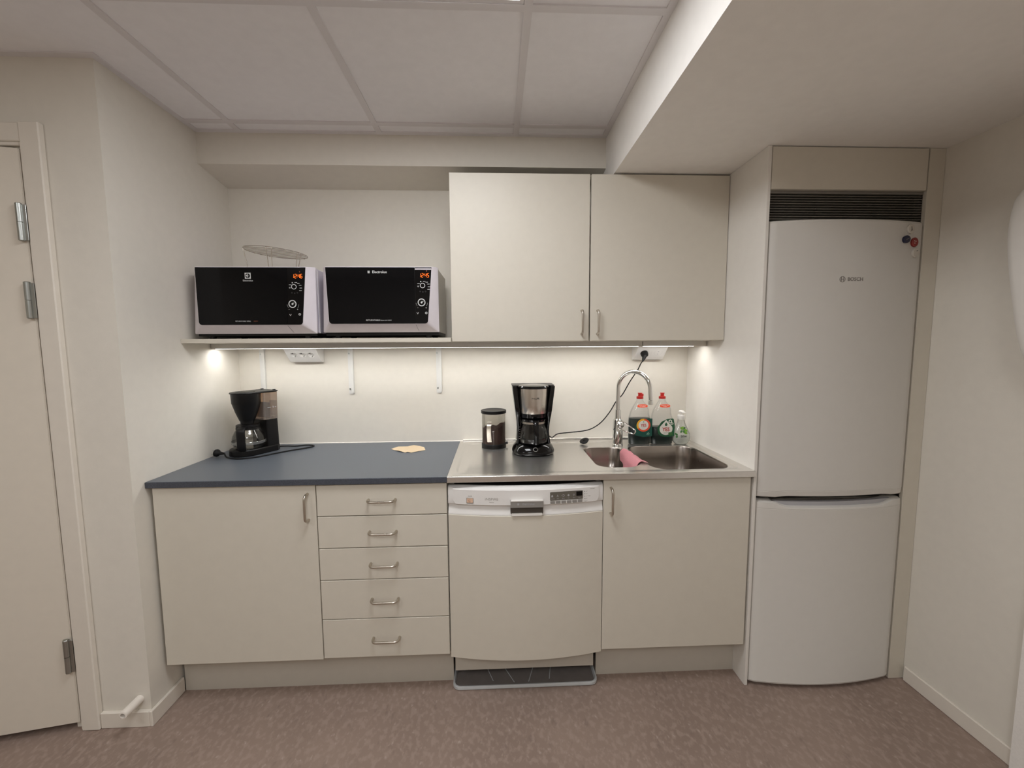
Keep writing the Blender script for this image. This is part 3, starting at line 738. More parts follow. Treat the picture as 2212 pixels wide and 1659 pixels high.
# ================================================================== MICROWAVES
def microwave(name, label, fo, gl, yfr, yback, zt, side_mat, kind):
    """fo = outer front frame (xl_top, xl_bot, xr_top, xr_bot, zb, ztop) at y=yfr+.04; gl = glass corners at yfr: (xl_t, xl_b, xr_t, xr_b, zb, zt)"""
    xa, xb, xc, xd, zb, ztop = fo; yo = yfr + .04
    t = thing(name, label, 'microwave', ((xb + xd) / 2, yo, 1.4253), 0, 'microwaves on the wall shelf')
    # body behind the front
    bm = B(); box(bm, xb + .004, xd - .002, yo + .012, yback, zb + .001, ztop - .0008, .003); body = part('body', bm, side_mat, t)
    bm = B(); box(bm, xb + .006, xd - .004, yo + .010, yback - .02, 1.4375, zb + .0005); part('base_pan', bm, BLACKM, t)
    for px in (xb + .05, xd - .05):
        for py in (yo + .03, yback - .05):
            bm = B(); lathe(bm, [(.012, 1.4256), (.014, 1.4376)], px, py, 14); part('foot', bm, BLACKM, t)
    # front frame, sloping from outer edge to the glass
    gxl_t, gxl_b, gxr_t, gxr_b, gzb, gzt = gl
    def ol(x_lt, x_lb, x_rt, x_rb, z0, z1, y, r):
        n = 6; pts = []
        for (cx, cz, a, q) in ((x_lb + r, z0 + r, PI, r), (x_rb - r, z0 + r, 1.5 * PI, r), (x_rt - .002, z1 - .002, 0, .002), (x_lt + .002, z1 - .002, .5 * PI, .002)):
            for k in range(n + 1):
                a2 = a + .5 * PI * k / n; pts.append((cx + q * math.cos(a2), y, cz + q * math.sin(a2)))
        return pts
    Lo = [ol(xa, xb, xc, xd, zb, ztop, yo + .012, .004), ol(xa, xb, xc, xd, zb, ztop, yo, .004), ol(gxl_t - .003, gxl_b - .003, gxr_t + .003, gxr_b + .003, gzb - .003, gzt + .003, yfr + .002, .015), ol(gxl_t - .0012, gxl_b - .0012, gxr_t + .0012, gxr_b + .0012, gzb - .0012, gzt + .0012, yfr, .014)]
    bm = B(); loft(bm, Lo, True, True); fr = part('front_frame', bm, MWBODY, t, ang=20)
    # split of door and control panel
    xs_t, xs_b = kind['split']
    bm = B(); n = 6; G = .0006; r = .013
    dl = [(xs_b - G, gzb), (xs_t - G, gzt), (gxl_t, gzt)] ; 
    pts = [(gxl_b + r - r * math.sin(.5 * PI * k / n), gzb + r - r * math.cos(.5 * PI * k / n)) for k in range(n, -1, -1)]
    L = [(gxl_t, gzt)] + pts + [(xs_b - G, gzb), (xs_t - G, gzt)]
    prism(bm, L, 'y', yfr - .0025, yfr - .0003); dr = part('door_glass', bm, MWGLASS, t, ang=20)
    bm = B(); pts = [(gxr_b - r + r * math.sin(.5 * PI * k / n), gzb + r - r * math.cos(.5 * PI * k / n)) for k in range(0, n + 1)]
    L = [(xs_t + G, gzt), (xs_b + G, gzb)] + pts + [(gxr_t, gzt)]
    prism(bm, L, 'y', yfr - .0025, yfr - .0003); cp = part('control_panel', bm, MWCTRL, t, ang=20)
    bm = B(); prism(bm, [(xs_b - .003, gzb + .001), (xs_b + .003, gzb + .001), (xs_t + .003, gzt - .001), (xs_t - .003, gzt - .001)], 'y', yfr - .0012, yfr - .0001); part('door_seam', bm, BLACKM, fr)
    # seam across the lower bezel
    yg = yfr - .0026
    bm = B(); a = Vector((xs_b, yfr - .001, gzb - .004)); b_ = Vector((xs_b + .006, yo - .003, zb + .003)); tube(bm, [a, (a + b_) / 2 + Vector((0, -.0008, -.0008)), b_], .0005, 6); part('bezel_seam', bm, PRINTK, fr)
    ox, oz = kind['dx'], kind['dz']
    # clock
    bm = B(); segs = {'1': 'bc', '2': 'abged', '4': 'fgbc', '5': 'afgcd', '6': 'afgecd'}
    W, H, S = .0064, .0155, .0015; sh = .08
    def seg_digit(ch, cx, cz):
        hw, hh = W / 2, H / 2
        bars = {'a': (-hw, hh, hw, hh), 'g': (-hw, 0, hw, 0), 'd': (-hw, -hh, hw, -hh), 'f': (-hw, 0, -hw, hh), 'e': (-hw, -hh, -hw, 0), 'b': (hw, 0, hw, hh), 'c': (hw, -hh, hw, 0)}
        for s in segs[ch]:
            x0, z0, x1, z1 = bars[s]
            if z0 == z1: P = [(x0 + .0004, z0 - S / 2), (x1 - .0004, z0 - S / 2), (x1 - .0004, z0 + S / 2), (x0 + .0004, z0 + S / 2)]
            else: P = [(x0 - S / 2, z0 + .0006), (x0 + S / 2, z0 + .0006), (x0 + S / 2, z1 - .0006), (x0 - S / 2, z1 - .0006)]
            plate(bm, [(p[0] + p[1] * sh, p[1]) for p in P], Matrix.Translation((cx, yg, cz)) @ Matrix.Rotation(PI / 2, 4, 'X'), .0004)
    cx, cz = kind['clock']
    for k, ch in enumerate(kind['time']): seg_digit(ch, cx + (-.0180, -.0078, .0052, .0152)[k], cz)
    for z in (-.003, .003): disc(bm, (cx - .0013, yg, cz + z), .0009, (0, -1, 0), .0004, 8)
    part('clock_digits', bm, LED, cp)
    # knobs
    for (kx, kz, rr) in (kind['k1'] + (.0105,), kind['k2'] + (.0158,)):
        bm = B(); disc(bm, (kx, yg, kz), rr * .98, (0, -1, 0), .004, 32); kb = part('knob', bm, BLACKG, cp)
        bm = B(); ring(bm, (kx, yg - .004, kz), rr * .78, rr, (0, -1, 0), .0008, 36); part('knob_ring', bm, PRINTW, kb)
        if rr > .012:
            bm = B(); plate(bm, [(0, -.0048), (.005, 0), (0, .0048), (-.005, 0)], Matrix.Translation((kx, yg - .0042, kz)) @ Matrix.Rotation(PI / 2, 4, 'X'), .0004)
            tube(bm, [(kx, yg - .0044, kz + .003), (kx + .008, yg - .0044, kz + .0045)], .0010, 6); part('start_symbol', bm, PRINTW, kb)
    bm = B(); kx, kz = kind['k1']
    for (dx_, dz_) in ((-.0165, .0085), (.0065, .0175), (.0235, .0065), (.0255, -.0045), (.0235, -.0150), (.0165, .0142)):
        box(bm, kx + dx_ - .005, kx + dx_ + .005, yg - .0003, yg, kz + dz_ - .0009, kz + dz_ + .0009)
    disc(bm, (kx - .0075, yg, kz + .0165), .0024, (0, -1, 0), .0003, 14); ring(bm, (kx - .0185, yg, kz - .0030), .0016, .0028, (0, -1, 0), .0003, 14)
    kx, kz = kind['k2']
    ring(bm, (kx, yg, kz), .0232, .0238, (0, -1, 0), .0003, 14, PI * 1.02, PI * 1.22); ring(bm, (kx, yg, kz), .0232, .0238, (0, -1, 0), .0003, 14, PI * 1.78, PI * 1.98)
    box(bm, kx - .019, kx - .0135, yg - .0003, yg, kz - .0222, kz - .0212); box(bm, kx + .0145, kx + .020, yg - .0003, yg, kz - .0222, kz - .0212); box(bm, kx + .0167, kx + .0177, yg - .0003, yg, kz - .0245, kz - .019)
    vx, vz = kind['v']
    plate(bm, [(-.0045, .004), (-.0028, .004), (0, -.0015), (.0028, .004), (.0045, .004), (0, -.0045)], Matrix.Translation((vx, yg, vz)) @ Matrix.Rotation(PI / 2, 4, 'X'), .0003)
    ux, uz = kind['u']; ring(bm, (ux, yg, uz), .0032, .0048, (0, -1, 0), .0003, 18); ring(bm, (ux, yg, uz), .0, .0014, (0, -1, 0), .0003, 8)
    part('panel_symbols', bm, PRINTW, cp)
    bm = B(); kx, kz = kind['k1']
    for k in range(3): ring(bm, (kx - .011 + .011 * k, yg, kz - .0235 - (.002 if k == 1 else 0)), .0018, .0028, (0, -1, 0), .0003, 12)
    part('dim_symbols', bm, mat('dim_print', (52, 50, 50), .5), cp)
    bm = B(); disc(bm, (kind['clock'][0] + .0095, yg, kind['clock'][1] + .0175), .0024, (0, -1, 0), .0003, 12); part('indicator_lamp', bm, PRINTB, cp)
    return t, dr, cp, yg
t, dr, cp, yg = microwave('microwave_oven', 'left silver and black microwave, wire rack on top, clock showing 12:46', (.0490, .0330, .5365, .5325, 1.4470, 1.7205), (.0790, .0800, .5150, .4945, 1.4815, 1.7120), -.371, -.03, 0, MWLILAC,
    dict(split=(.4427, .4332), dx=0, dz=0, clock=(.4825, 1.6770), time='1246', k1=(.4680, 1.6340), k2=(.4590, 1.5650), v=(.4466, 1.5205), u=(.4840, 1.5235)))
bm = B(); Mx = face_front(.2852, yg, 1.6785)
box(bm, .2852 - .0118, .2852 + .0118, yg - .0003, yg, 1.6667, 1.6903); e = part('emblem', bm, PRINTW, dr)
bm = B(); disc(bm, (.2852, yg - .00035, 1.6785), .0096, (0, -1, 0), .0003, 28); part('emblem_disc', bm, BLACKM, dr)
bm = B(); M2 = face_front(.2852, yg - .0007, 1.6785); plate(bm, [(-.0088, .0002), (-.001, -.0045), (-.001, -.0012), (.0058, 0), (-.001, .0012), (-.001, .0050)], M2, .0003); plate(bm, [(.0002, .0092), (.0012, .0092), (.0012, -.0092), (.0002, -.0092)], M2, .0003); part('emblem_rays', bm, PRINTW, dr)
bm = B(); text(bm, 'Electrolux', .0098, face_front(.2850, yg, 1.6590)); text(bm, 'RETURNTABLE GRILL', .0065, face_front(.2560, yg, 1.4960)); part('lettering', bm, PRINTW, dr)
bm = B(); text(bm, '1000W', .0060, face_front(.3060, yg, 1.4960)); part('lettering', bm, PRINTB, dr)
# a white ridge on the visible flank of the left one
bm = B(); box(bm, .5315, .5345, -.308, -.296, 1.449, 1.712, .001); part('side_ridge', bm, MWBODY, t)
t, dr, cp, yg = microwave('microwave_oven', 'right silver and black microwave, beside the wall cabinet, clock showing 12:45', (.5700, .5600, 1.0450, 1.0450, 1.4505, 1.7205), (.5945, .6010, 1.0245, 1.0055, 1.4845, 1.7130), -.371, -.06, 0, MWSIDE,
    dict(split=(.9550, .9600 - .005), dx=0, dz=0, clock=(.9945, 1.6810), time='1245', k1=(.9870, 1.6390), k2=(.9815, 1.5705), v=(.9637, 1.5265), u=(.9990, 1.5275)))
bm = B(); box(bm, .9565, 1.0235, yg - .0006, yg, 1.7040, 1.7085); part('bright_strip', bm, MWBODY, cp)
bm = B(); text(bm, 'Electrolux', .0145, face_front(.8125, yg, 1.6940), bold=.0002); box(bm, .7645, .7735, yg - .0003, yg, 1.6893, 1.6987); text(bm, 'RETURNTABLE', .0088, face_front(.7795, yg, 1.4985), shear=.1); text(bm, 'Quartz Grill 1000W', .0056, face_front(.8330, yg, 1.4980)); part('lettering', bm, PRINTW, dr)
bm = B(); M2 = face_front(.7690, yg - .0004, 1.6940)
for (a, b) in ((-.0022, .0022), (.0022, .0022), (-.0022, -.0022), (.0022, -.0022)): plate(bm, [(a - .0009, b - .0009), (a + .0009, b - .0009), (a + .0009, b + .0009), (a - .0009, b + .0009)], M2, .0002)
part('emblem', bm, BLACKM, dr)
# wire rack
t = thing('wire_rack', 'round wire grill rack standing on the left microwave', 'rack', (.312, -.19, 1.7205))
RC = Vector((.3095, -.190, 1.8115)); RR = .126; tilt = lambda x: -(x - RC.x) * .075
rp = lambda x, y, dz=0: (x, y, RC.z + tilt(x) + dz)
bm = B(); tube(bm, [rp(RC.x + RR * math.cos(2 * PI * k / 64), RC.y + RR * .98 * math.sin(2 * PI * k / 64)) for k in range(64)], .0016, 8, True); part('rim_wire', bm, WIRE, t)
for k in range(8):
    dy = -.094 + k * .188 / 7; hx = math.sqrt(RR ** 2 - dy ** 2) - .001
    bm = B(); tube(bm, [rp(RC.x - hx, RC.y + dy, -.002), rp(RC.x + hx, RC.y + dy, -.002)], .0013, 6); part('cross_wire', bm, WIRE, t)
for a in (PI * 1.03 + .35, PI * 1.5 + .25, -.32):
    bm = B(); pts = []
    for s in (-1, 1):
        aa = a + s * .085; tp = rp(RC.x + (RR - .002) * math.cos(aa), RC.y + (RR - .002) * math.sin(aa), -.0025); ft = (RC.x + (RR - .018) * math.cos(a + s * .05), RC.y + (RR - .018) * math.sin(a + s * .05), 1.7222)
        pts.append([tp, (tp[0], tp[1], tp[2] - .008), ((tp[0] + ft[0]) / 2, (tp[1] + ft[1]) / 2, (tp[2] + ft[2]) / 2), ft])
    seq = pts[0] + list(reversed(pts[1])); tube(bm, smooth_pts(seq, 5), .0015, 8); part('leg', bm, WIRE, t)

# ================================================================== SMALL COFFEE MAKER (left)
TH = math.radians(-28)
t = thing('coffee_maker', 'small black coffee maker with brown water tank, unplugged, in the left corner', 'coffee maker', (.1465, -.170, .9), TH, None, (.90, .90, .985))
def W(bm): return bm
bm = B()
def base_outline(k, w=.076, f=.112, b=.102):
    pts = []
    for i in range(25):
        a = PI + PI * i / 24; pts.append((w * k * math.cos(a), -.035 + (f - .035) * k * math.sin(a)))
    pts += [(w * k, b - .02), (w * k - .015, b), (-w * k + .015, b), (-w * k, b - .02)]
    return pts
bo = base_outline
loft(bm, [[(x, y, .0008) for x, y in bo(.96)], [(x, y, .004) for x, y in bo(1)], [(x, y, .026) for x, y in bo(.99)], [(x, y, .030) for x, y in bo(.95)]]); part('base', bm, BLACKM, t, False)
bm = B(); lathe(bm, [(.060, .0302), (.060, .0325), (.056, .0330)], 0, -.036, 36); part('hot_plate', bm, BLACKG, t, False)
bm = B(); loft(bm, [[(x, y, z) for x, y in rrect(-.070 + i * s, .070 - i * s, .034, .100, .014, 5)] for z, i, s in ((.030, 0, 0), (.10, 1, .002), (.156, 1, .004))]); part('tower', bm, BLACKM, t, False)
bm = B(); loft(bm, [[(x, y, z) for x, y in rrect(-.066 - k, .066 + k, .022 - k * .5, .100 + k * .3, .012, 5)] for z, k in ((.1565, 0), (.285, .004))]); part('water_tank', bm, TANK, t, False)
bm = B(); box(bm, -.060, .060, .0605, .0625, .16, .235); part('tank_divider', bm, mat('tank_brown_wall', (150, 124, 102), .4), t, False)
bm = B(); text(bm, '5', .012, Matrix.Translation((.0712, .070, .214)) @ Matrix.Rotation(PI / 2, 4, 'Z') @ Matrix.Rotation(PI / 2, 4, 'X')); box(bm, .0705, .0711, .040, .058, .2135, .2148); text(bm, 'cup', .006, Matrix.Translation((.0712, .082, .214)) @ Matrix.Rotation(PI / 2, 4, 'Z') @ Matrix.Rotation(PI / 2, 4, 'X')); part('level_mark', bm, PRINTW, t, False)
# funnel with shoulder that runs back to the tank
bm = B(); Lf = []
for z, r in ((.1585, .0335), (.165, .036), (.200, .050), (.238, .0615), (.242, .0635), (.286, .0655)):
    Lf.append([(r * math.cos(2 * PI * i / 40), -.038 + r * math.sin(2 * PI * i / 40), z) for i in range(40)])
loft(bm, Lf); part('funnel', bm, BLACKM, t, False)
bm = B(); loft(bm, [[(x, y, z) for x, y in rrect(-.050, .050, -.02, .022, .004, 2)] for z in (.238, .2855)]); part('funnel_bridge', bm, BLACKM, t, False)
lid = lambda k: [(.007 + (.066 * k) * math.cos(PI + PI * i / 24), -.031 + .066 * k * math.sin(PI + PI * i / 24)) for i in range(25)] + [(.073 * k, -.01), (.073 * k, .09), (.06 * k, .104 * k), (-.06 * k, .104 * k), (-.068 * k, .09), (-.059 * k, -.01)]
bm = B(); loft(bm, [[(x, y, z) for x, y in lid(k)] for z, k in ((.2862, 1.0), (.2875, 1.03), (.2905, 1.03), (.293, .985))]); ld = part('lid', bm, BLACKM, t, False)
bm = B(); lathe(bm, [(.042, .2932), (.042, .2945), (.036, .2948)], .007, -.029, 30); part('lid_boss', bm, BLACKM, ld, False)
for s in (-1, 1):
    bm = B(); box(bm, s * .05 - .006, s * .05 + .006, .088, .1, .2931, .2965, .001); part('lid_hinge', bm, BLACKM, ld, False)
bm = B(); lathe(bm, [(.030, .1440), (.031, .1583)], 0, -.038, 24); part('drip_valve', bm, BLACKM, t, False)
# carafe
cf = [(.050, .0335), (.066, .036), (.073, .055), (.075, .068), (.071, .088), (.060, .110), (.049, .124), (.047, .130)]
bm = B(); lathe(bm, cf, 0, -.036, 44, True, False); lathe(bm, [(r - .002, z + (.002 if i == 0 else 0)) for i, (r, z) in enumerate(cf)], 0, -.036, 44, True, False); ca = part('carafe', bm, GLASS, t, False)
bm = B(); lathe(bm, [(.0475, .1305), (.053, .131), (.053, .139), (.048, .142), (.02, .1435)], 0, -.036, 36); part('carafe_lid', bm, BLACKM, ca, False)
bm = B(); lathe(bm, [(.0505, .1195), (.0545, .1205), (.0535, .1295), (.0485, .1298)], 0, -.036, 36); part('carafe_collar', bm, BLACKM, ca, False)
def handle_ribbon(bm, pts, w0, th):
    P = smooth_pts(pts, 6); n = len(P); loops = []
    for i, p in enumerate(P):
        tv = (P[min(i + 1, n - 1)] - P[max(i - 1, 0)]).normalized(); sx = Vector((1, 0, 0)); nn = tv.cross(sx).normalized()
        loops.append([p + sx * w0 * .5 * a + nn * th * .5 * b for a, b in ((-1, -.6), (-.6, -1), (.6, -1), (1, -.6), (1, .6), (.6, 1), (-.6, 1), (-1, .6))])
    loft(bm, loops)
bm = B(); handle_ribbon(bm, [(0, -.085, .132), (0, -.105, .131), (0, -.120, .120), (0, -.121, .085), (0, -.120, .050), (0, -.113, .034)], .036, .014); bm.transform(Matrix.Translation((0, -.036, 0)) @ Matrix.Rotation(math.radians(36), 4, 'Z') @ Matrix.Translation((0, .036, 0))); part('carafe_handle', bm, BLACKM, ca, False)
bm = B(); lathe(bm, [(.0742, .053), (.0757, .054), (.0767, .0655), (.0757, .067)], 0, -.036, 44, False, False); part('carafe_band', bm, thin_glass('grey_glass_band', (.8, .8, .78), .4, cloud=.12), ca, False)
# cord and plug lie on the worktop, joined to the machine
def Wp(p): return p
bm = B(); zc = .9036
cp_ = [(.232, -.112, .913), (.262, -.090, .909), (.290, -.073, .9040), (.335, -.055, zc), (.372, -.063, zc), (.381, -.085, zc), (.360, -.115, zc), (.315, -.155, zc), (.27, -.205, zc), (.225, -.262, zc), (.180, -.2905, zc), (.135, -.293, zc), (.090, -.276, .906), (.0665, -.2545, .9172)]
tube(bm, smooth_pts(cp_, 7), .0032, 8); cd = part('power_cord', bm, BLACKR, t)
pd = Vector((-.93, .10, .06)).normalized(); pc = Vector((.060, -.2535, .9085))
bm = B(); Lq = []
sd = pd.cross(Vector((0, 0, 1))).normalized(); upv = sd.cross(pd)
for s, r in ((-.004, .0045), (.008, .0075), (.016, .009), (.024, .0165), (.029, .018), (.034, .017)):
    Lq.append([pc + pd * s + sd * (min(r, .02) * math.cos(2 * PI * i / 20)) + upv * (min(r, .02) * .95 * math.sin(2 * PI * i / 20)) for i in range(20)])
off = Vector((0, 0, .009))
Lq = [[p + off for p in L] for L in Lq]
loft(bm, Lq); pg = part('plug', bm, BLACKR, t)
bm = B()
for s in (-1, 1):
    a = pc + off + pd * .034 + (sd * .35 + upv * .93).normalized() * (.0088 * s); tube(bm, [a, a + pd * .017, a + pd * .019], [.0022, .0022, .001], 10)
part('plug_pin', bm, CHROME, t)

# ================================================================== STEEL COFFEE MAKER (centre)
CX, CY = 1.4555, -.225
t = thing('coffee_maker', 'larger black and brushed steel coffee maker on the drainer', 'coffee maker', (CX, CY, ZR)); SHRINK[t] = (1, 1, .970)
def sup(w_, dneg, dpos, z, n=48, e=2.6):
    out = []
    for i in range(n):
        a = 2 * PI * i / n; c, s = math.cos(a), math.sin(a); d = dneg if s < 0 else dpos
        out.append((CX + w_ * math.copysign(abs(c) ** (2 / e), c), CY + d * math.copysign(abs(s) ** (2 / e), s), z))
    return out
bm = B(); loft(bm, [sup(.092, .088, .085, ZR + .0008), sup(.0965, .094, .088, ZR + .006), sup(.0985, .096, .09, ZR + .014), sup(.0965, .094, .089, ZR + .022), sup(.090, .085, .086, ZR + .036), sup(.080, .072, .08, ZR + .049), sup(.072, .06, .075, ZR + .053)]); bs = part('base', bm, BLACKG, t, ang=50)
bm = B(); disc(bm, (CX + .004, CY - .0845, ZR + .031), .0105, (0, -1, .9), .003, 24, 1.25, .7); sw = part('switch', bm, BLACKG, t)
bm = B(); ring(bm, (CX + .004, CY - .0868, ZR + .033), .0085, .0105, (0, -1, .9), .0008, 24); part('switch_ring', bm, DWGREY, sw)
bm = B(); lathe(bm, [(.060, ZR + .0535), (.062, ZR + .0555), (.058, ZR + .0565)], CX, CY - .018, 36); part('hot_plate', bm, BLACKM, t)
sil = [(.078, .050), (.0745, .085), (.0735, .118), (.077, .160), (.085, .225), (.093, .290), (.0965, .324)]
def column_loop(z, w_, y0, y1): return [(CX + x, y, z) for x, y in rrect(-w_, w_, y0, y1, .016, 5)]
def wat(z):
    for (a, z0), (b, z1) in zip(sil, sil[1:]):
        if z0 <= z <= z1: return a + (b - a) * (z - z0) / (z1 - z0)
    return sil[-1][0]
bm = B(); loft(bm, [column_loop(ZR + z, wat(z) , CY - .0 + .012, CY + .088) for z in [.050 + .0274 * k for k in range(11)]]); part('water_tank', bm, BLACKG, t)
for s in (-1, 1):
    bm = B(); L = []
    for z in [.052 + .0272 * k for k in range(11)]:
        wo = wat(z); yf = CY - .040 if z > .17 else CY - .018
        yf = CY - .052 + .035 * max(0, 1 - abs(z - .11) / .09) ; wi = wo - .021 if z > .17 else wo - .012
        L.append([(CX + s * x, y, ZR + z) for x, y in rrect(wi, wo, yf, CY + .02, .005, 3)])
    loft(bm, L); part('side_column', bm, BLACKG, t)
# brew head
hc = CY - .022
bm = B(); lathe(bm, [(.0620, ZR + .197), (.0625, ZR + .1985), (.0660, ZR + .235), (.0690, ZR + .285), (.0700, ZR + .313)], CX, hc, 56, False, False)
sh = part('steel_panel', bm, steel_mat('brushed_panel_steel', (214, 207, 198), .24, .06, (60, 60, .5)), t, ang=60)
bm = B(); text(bm, 'PHILIPS', .0108, face_front(CX + .004, hc - .0676, ZR + .270, -.05), .0008); part('lettering', bm, PRINTK, sh)
bm = B(); lathe(bm, [(.050, ZR + .175), (.060, ZR + .178), (.0632, ZR + .1965), (.0612, ZR + .1969)], CX, hc, 48); part('filter_collar', bm, BLACKG, t)
bm = B(); lathe(bm, [(.0703, ZR + .3135), (.0725, ZR + .315), (.0728, ZR + .3205), (.068, ZR + .326), (.04, ZR + .3295), (.01, ZR + .330)], CX, hc, 48); ld = part('lid', bm, BLACKG, t)
bm = B(); loft(bm, [[(CX + x, y, ZR + z) for x, y in rrect(-.0975, .0975, CY - .030, CY + .09, .014, 5)] for z in (.3240, .3262)]); part('top_plate', bm, BLACKM, t)
# carafe
c2 = CY - .022
cf = [(.050, ZR + .0575), (.0655, ZR + .060), (.0695, ZR + .072), (.068, ZR + .088), (.0605, ZR + .120), (.0525, ZR + .146), (.0515, ZR + .156)]
bm = B(); lathe(bm, cf, CX, c2, 48, True, False); lathe(bm, [(r - .002, z + (.002 if i == 0 else 0)) for i, (r, z) in enumerate(cf)], CX, c2, 48, True, False); ca = part('carafe', bm, GLASS, t)
bm = B(); lathe(bm, [(.0525, ZR + .147), (.0545, ZR + .148), (.0545, ZR + .157), (.0525, ZR + .1575)], CX, c2, 44, False, False); part('carafe_collar', bm, STEEL_HANDLE, ca)
bm = B(); lathe(bm, [(.0515, ZR + .1578), (.058, ZR + .161), (.060, ZR + .169), (.054, ZR + .1735), (.03, ZR + .1745)], CX, c2, 44); part('carafe_lid', bm, BLACKG, ca)
bm = B(); P0 = [(CX + .004, c2 - .054, ZR + .163), (CX + .0045, c2 - .070, ZR + .166), (CX + .0055, c2 - .084, ZR + .152), (CX + .0065, c2 - .086, ZR + .115), (CX + .0075, c2 - .083, ZR + .075), (CX + .008, c2 - .080, ZR + .062)]
handle_ribbon(bm, P0, .020, .011); part('carafe_handle', bm, BLACKG, ca)
bm = B(); loft(bm, [[(CX + .0045 + x, y, z) for x, y in rrect(-.0125, .0125, c2 - .084, c2 - .05, .006, 4)] for z in (ZR + .156, ZR + .172)]); part('thumb_lever', bm, BLACKG, ca)
bm = B()
for k in range(6): box(bm, CX - .0688 + .0004 * k, CX - .0630, c2 - .032, c2 - .0312, ZR + .078 + k * .011, ZR + .0792 + k * .011)
part('level_marks', bm, PRINTG, ca)
# cord up to the wall socket
SHRINK.pop(t)
bm = B(); k_ = [(1.545, -.142, ZR + .055), (1.565, -.10, .934), (1.600, -.045, .9395), (1.663, -.022, .941), (1.736, -.018, .947), (1.784, -.018, .960), (1.832, -.018, .992), (1.876, -.018, 1.045), (1.910, -.018, 1.102), (1.942, -.02, 1.138), (1.975, -.03, 1.203), (2.006, -.055, 1.265), (2.012, -.081, 1.298), (2.018, -.0905, 1.312)]
tube(bm, smooth_pts(k_, 7), .0028, 8); part('power_cord', bm, BLACKR, t)
bm = B(); c = PLUG; u = nrm2.cross(Vector((1, 0, 0))); 
if u.z > 0: u = -u
Lq = []
for h, r in ((0, .0185), (.010, .0185), (.018, .0165), (.022, .011)):
    Lq.append([c + nrm2 * h + Vector((1, 0, 0)) * r * math.cos(2 * PI * i / 24) + u * r * math.sin(2 * PI * i / 24) for i in range(24)])
loft(bm, Lq)
a = c + nrm2 * .013; e = Vector((2.0185, -.0895, 1.3105))
tube(bm, [a, a * .6 + e * .4 + nrm2 * .003, e], [.0125, .0095, .0042], 14); part('plug', bm, BLACKR, t)

# ================================================================== COFFEE JAR
JX, JY = 1.2725, -.1080
t = thing('coffee_jar', 'clear jar of ground coffee with black lid, left of the steel coffee maker', 'jar', (JX, JY, ZR)); SHRINK[t] = (1, 1, .968)
bm = B(); lathe(bm, [(.0585, ZR + .0008), (.0605, ZR + .003), (.0605, ZR + .019), (.0590, ZR + .021)], JX, JY, 40); bo = part('base', bm, BLACKM, t)
bm = B(); disc(bm, (JX + .0600, JY - .01, ZR + .021), .0065, (1, 0, 0), .0085, 16); part('side_knob', bm, BLACKM, bo)
bm = B(); lathe(bm, [(.0580, ZR + .0212), (.0582, ZR + .174)], JX, JY, 44, False, False); lathe(bm, [(.0562, ZR + .0214), (.0564, ZR + .174)], JX, JY, 44, False, False); part('cylinder', bm, JARG, t)
bm = B(); lathe(bm, [(.0600, ZR + .1742), (.0620, ZR + .176), (.0620, ZR + .188), (.0605, ZR + .1900), (.056, ZR + .1885), (.02, ZR + .1880)], JX, JY, 44); part('lid', bm, BLACKM, t)
bm = B(); n = 40; rings_ = []
def ch(x, y): return ZR + .100 + .12 * max(0, x) ** 1 * .6 - .05 * max(0, -x) + .003 * math.sin(x * 190 + y * 60) + .0025 * math.sin(y * 170 + 1) + (.022 * max(0, (x - .022) / .03))
r0 = .0555
rings_.append([(JX + r0 * math.cos(2 * PI * i / n), JY + r0 * math.sin(2 * PI * i / n), ZR + .0225) for i in range(n)])
for k in (1., .93, .7, .4, .12):
    rings_.append([(JX + r0 * k * math.cos(2 * PI * i / n), JY + r0 * k * math.sin(2 * PI * i / n), ch(r0 * k * math.cos(2 * PI * i / n), r0 * k * math.sin(2 * PI * i / n))) for i in range(n)])
loft(bm, rings_); o = part('ground_coffee', bm, COFFEE, t); o['kind'] = 'stuff'
# flat bent steel clip in front of the coffee
bm = B(); SX = JX - .022; fy = JY - math.sqrt(.0582 ** 2 - .022 ** 2)
pts = [(SX + .003, fy - .001, ZR + .127), (SX, fy - .008, ZR + .124), (SX - .001, fy - .011, ZR + .110), (SX - .001, fy - .010, ZR + .075), (SX + .001, fy - .006, ZR + .042), (SX + .003, fy - .0012, ZR + .036)]
handle_ribbon(bm, pts, .021, .0016); part('steel_clip', bm, STEEL_HANDLE, t)
bm = B(); handle_ribbon(bm, [(SX + .002, fy - .001, ZR + .137), (SX + .002, fy - .007, ZR + .138), (SX + .003, fy - .001, ZR + .133)], .02, .0012); part('steel_catch', bm, STEEL_HANDLE, t)
# ================================================================== TAP
TX, TY = 1.8885, -.118
t = thing('tap', 'chrome mixer tap with high curved spout and loop lever, behind the bowls', 'tap', (TX, TY, ZR))
bm = B(); lathe(bm, [(.0262, ZR + .0005), (.0262, ZR + .006), (.0245, ZR + .008), (.0242, ZR + .060), (.0225, ZR + .100), (.0215, ZR + .128), (.0160, ZR + .134)], TX, TY, 40); part('body', bm, CHROME, t)
bm = B(); lathe(bm, [(.0150, ZR + .1342), (.0143, ZR + .150), (.0138, ZR + .178), (.0120, ZR + .1785)], TX, TY, 32); part('collar', bm, CHROME, t)
bm = B(); dx, dy = .118, -.110; pts = [(TX, TY, ZR + .1788), (TX, TY, 1.14), (TX, TY, 1.182)]
for k in range(1, 25):
    a = PI * k / 24; s = (1 - math.cos(a)) / 2; pts.append((TX + dx * s, TY + dy * s, 1.182 + .0815 * math.sin(a)))
pts += [(TX + dx * 1.01, TY + dy * 1.01, 1.150), (TX + dx * 1.02, TY + dy * 1.02, 1.1320)]
tube(bm, pts, .0102, 20); part('spout', bm, CHROME, t)
